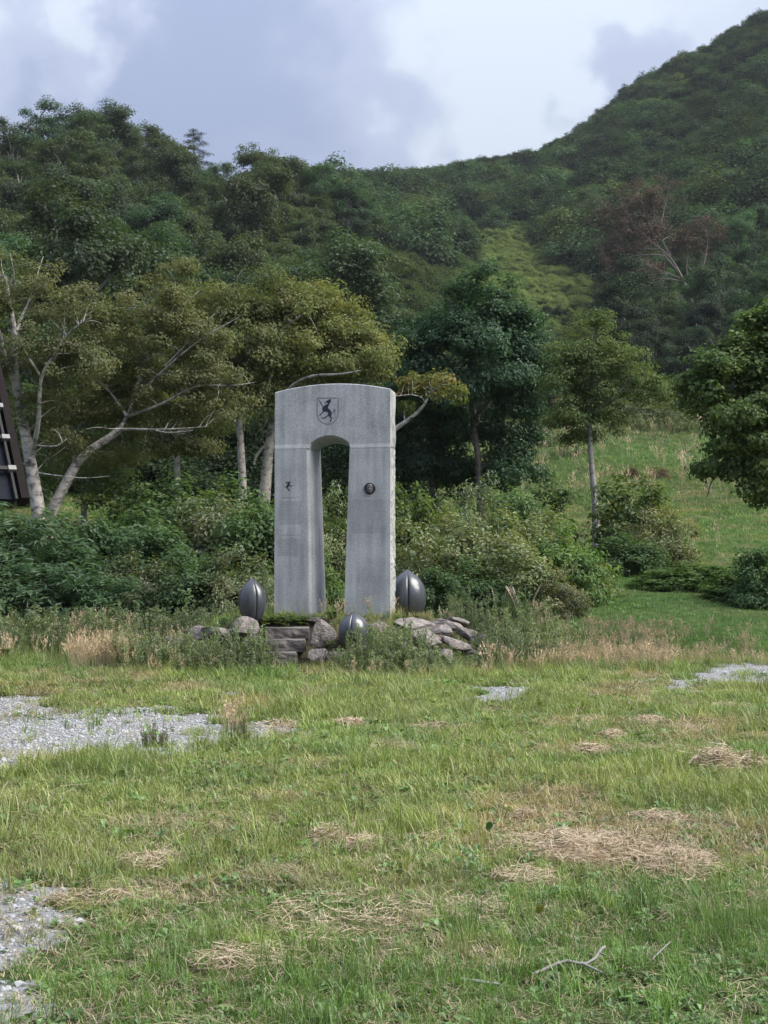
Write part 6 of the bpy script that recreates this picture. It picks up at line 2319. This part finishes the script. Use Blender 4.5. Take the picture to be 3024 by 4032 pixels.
# ------------------------------------------------------------------ hay, twigs
MAT_HAY = leaf_mat('dry_hay', [(0.19, 0.135, 0.085), (0.34, 0.26, 0.175), (0.46, 0.375, 0.27)], trans=0.08, gloss=0.04)
MAT_HAYBED = noisy_mat('hay_bed', [(0.3, (0.14, 0.10, 0.055)), (0.7, (0.30, 0.225, 0.135))], scale=30, bump=0.6)
def build_hay():
    rg = np.random.default_rng(123)
    for sx, sy, hw, hd, hh, lab in HAY:
        c, a, b = hay_dims(sx, sy, hw, hd)
        e = empty('hay_patch', c, lab, 'straw', 'cut straw lying on the lawn')
        n = int(np.clip(9000 * a * b + 500, 500, 5200) * (1.0 if c.y < 9 else 0.55) * (0.6 if wispy(lab) else 1))
        ang = rg.uniform(0, 6.283, n)
        rr = np.sqrt(rg.random(n))
        lob = 0.65 + 0.7 * vnoise(np.cos(ang) * 1.6 + sx, np.sin(ang) * 1.6 + sy, 1.0, 4)
        x = np.cos(ang) * rr * a * lob
        y = np.sin(ang) * rr * b * lob
        prof = np.clip(1 - rr ** 2, 0, 1) * (0.5 + fbm(x + sx, y + sy, 7, 3, 2))
        rr_ = rg.normal(0, 1, (n, 2))
        x = x + rr_[:, 0] * 0.24 * a * rg.random(n)
        y = y + rr_[:, 1] * 0.28 * b * rg.random(n)
        if wispy(lab):
            x, y = x * 1.6, y * 1.6
        z = 0.035 + hh * (0.8 if wispy(lab) else 1.25) * prof * (0.35 + 0.65 * rg.random(n))
        yaw = rg.normal(0.3, 0.9, n)
        pit = rg.normal(0, 0.22, n)
        L_ = rg.uniform(0.03, 0.12, n) * (1.0 if c.y < 9 else 1.2)
        w = rg.uniform(0.0018, 0.0042, n) * (1.0 if c.y < 9 else 1.7)
        d = np.c_[np.cos(yaw) * np.cos(pit), np.sin(yaw) * np.cos(pit), np.sin(pit)]
        s = np.c_[-np.sin(yaw), np.cos(yaw), rg.normal(0, 0.6, n)]
        s /= np.linalg.norm(s, axis=1)[:, None]
        p = np.c_[x, y, z]
        bend = np.c_[np.zeros((n, 2)), rg.normal(0.0, 0.12, n) * L_]
        A_ = p - d * (L_ / 2)[:, None]
        M_ = p + bend
        B_ = p + d * (L_ / 2)[:, None]
        sw = s * (w / 2)[:, None]
        V = np.stack([A_ - sw, A_ + sw, M_ - sw, M_ + sw, B_ - sw * .5, B_ + sw * .5], 1).reshape(-1, 3)
        V[:, 2] = np.maximum(V[:, 2], 0.006)
        k = np.arange(n)[:, None] * 6
        Fc = np.concatenate([k + np.array([0, 1, 3, 2]), k + np.array([2, 3, 5, 4])])
        v = np.repeat(np.clip(0.25 + 0.5 * rg.random(n) + 0.25 * prof, 0, 1), 6)
        o = link('straw', mesh('straw', V, Fc, MAT_HAY, False, {'v': v}), e)
        o['kind'] = 'stuff'
        if wispy(lab):
            continue
        # matted bed under the loose straw
        m = 20
        gx, gy = np.meshgrid(np.linspace(-1, 1, m), np.linspace(-1, 1, m), indexing='ij')
        r2 = np.sqrt(gx ** 2 + gy ** 2) / (0.65 + 0.5 * vnoise(gx * 1.6 + sx, gy * 1.6 + sy, 1.0, 4))
        zz = -0.02 + (0.03 + hh * 0.8) * np.clip(1 - r2 ** 2, 0, 1) * (0.5 + fbm(gx * a + sx, gy * b + sy, 7, 3, 2))
        zz = np.where(r2 > 1, -0.03, zz)
        idx = np.arange(m * m).reshape(m, m)
        f = np.stack([idx[:-1, :-1], idx[1:, :-1], idx[1:, 1:], idx[:-1, 1:]], -1).reshape(-1, 4)
        link('matted_bed', mesh('matted_bed', np.c_[(gx * a * .68).ravel(), (gy * b * .68).ravel(), zz.ravel()], f, MAT_HAYBED, True), e)


build_hay()

MAT_TWIG = birch_mat('lichen_twig', (0.22, 0.215, 0.20), (0.10, 0.085, 0.07), 0.46)


def twig(name, label, lines, cat='branch'):
    c = gp(*lines[0][0][0][:2])
    e = None
    L_ = []
    for P, r0, r1, hs in lines:
        Q = []
        for (sx, sy), h in zip(P, hs):
            # the point h above the ground that is seen at this place
            v = ray(sx, sy)
            k = -(CH - h) / v.z
            Q.append(np.array([v.x * k, v.y * k, h]))
        Q = np.array(Q)
        L_.append((Q, np.linspace(r0, r1, len(Q))))
    V, Fc = tubes(L_, 7)
    o = link(name, mesh(name, V - np.array(c[:]), Fc, MAT_TWIG, True), None, c)
    tag(o, label, cat)


twig('fallen_branch', 'forked pale grey branch lying in the grass at the lower right', [
    ([(2095, 3838), (2140, 3818), (2190, 3795), (2235, 3783), (2275, 3793), (2310, 3795), (2345, 3772), (2368, 3735), (2382, 3728)], 0.0075, 0.0065, [.03, .04, .055, .065, .06, .06, .075, .09, .09]),
    ([(2300, 3796), (2340, 3815), (2395, 3842)], 0.006, 0.004, [.06, .05, .03]), ([(2362, 3752), (2385, 3762)], 0.004, 0.003, [.085, .08])])
twig('fallen_stick', 'short grey stick in the grass left of the forked branch', [([(1815, 3858), (1870, 3862), (1920, 3870), (1968, 3876)], 0.008, 0.006, [.03, .035, .035, .03])])
twig('fallen_stick', 'thin straight pale stalk in the grass right of the forked branch', [([(2560, 3785), (2600, 3745), (2642, 3706)], 0.004, 0.003, [.04, .06, .08])])


def big_leaf(name, label, sx, sy, h, size, col, tilt):
    v = ray(sx, sy)
    k = -(CH - h) / v.z
    p = Vector((v.x * k, v.y * k, h))
    n = 10
    V = [(0, 0, 0)]
    for i in range(n):
        a = 2 * math.pi * i / n
        r = size * (0.5 + 0.06 * math.cos(3 * a))
        V.append((math.cos(a) * r * 0.8, 0.12 * size * math.cos(2 * a), math.sin(a) * r))
    Fc = [(0, 1 + i, 1 + (i + 1) % n) for i in range(n)]
    e = empty(name, (p.x, p.y, 0), label, 'plant')
    lf = mesh('leaf', V, Fc, leaf_mat(name + '_leaf', [col, tuple(c * 1.3 for c in col)]), True, {'v': np.full(n + 1, 0.4)})
    link('leaf', lf, e, (0, 0, h), (tilt, 0.2, 0.3))
    tv = tubes([(np.array([[0.02, 0.01, 0], [0.01, 0.0, h * 0.5], [0, 0.002, h - size * 0.4]]), np.array([.003, .003, .002]))], 5)
    link('stalk', mesh('stalk', tv[0], tv[1], BARK_DARK, True), e)


big_leaf('dock_plant', 'single round dark green leaf on a stalk in the middle of the lawn', 1927, 3252, 0.12, 0.055, (0.03, 0.085, 0.03), 0.3)
big_leaf('dock_plant', 'single olive brown leaf in the near foreground grass', 2127, 3578, 0.07, 0.05, (0.12, 0.11, 0.025), 0.5)


# ------------------------------------------------------------------ air
def build_haze():
    m = bpy.data.materials.new('thin_haze')
    m.use_nodes = True
    t = m.node_tree
    t.nodes.clear()
    out = t.nodes.new('ShaderNodeOutputMaterial')
    v = t.nodes.new('ShaderNodeVolumePrincipled')
    v.inputs['Color'].default_value = (0.84, 0.90, 1.0, 1)
    v.inputs['Density'].default_value = HAZE
    t.links.new(v.outputs[0], out.inputs['Volume'])
    x, y0, y1, z0, z1 = 760, -75, 920, -3, 330
    V = [(a, b, c) for c in (z0, z1) for a, b in ((-x, y0), (x, y0), (x, y1), (-x, y1))]
    Fc = [(3, 2, 1, 0), (4, 5, 6, 7), (0, 1, 5, 4), (1, 2, 6, 5), (2, 3, 7, 6), (3, 0, 4, 7)]
    tag(link('haze', mesh('haze', V, Fc, m)), kind='stuff')


build_haze()
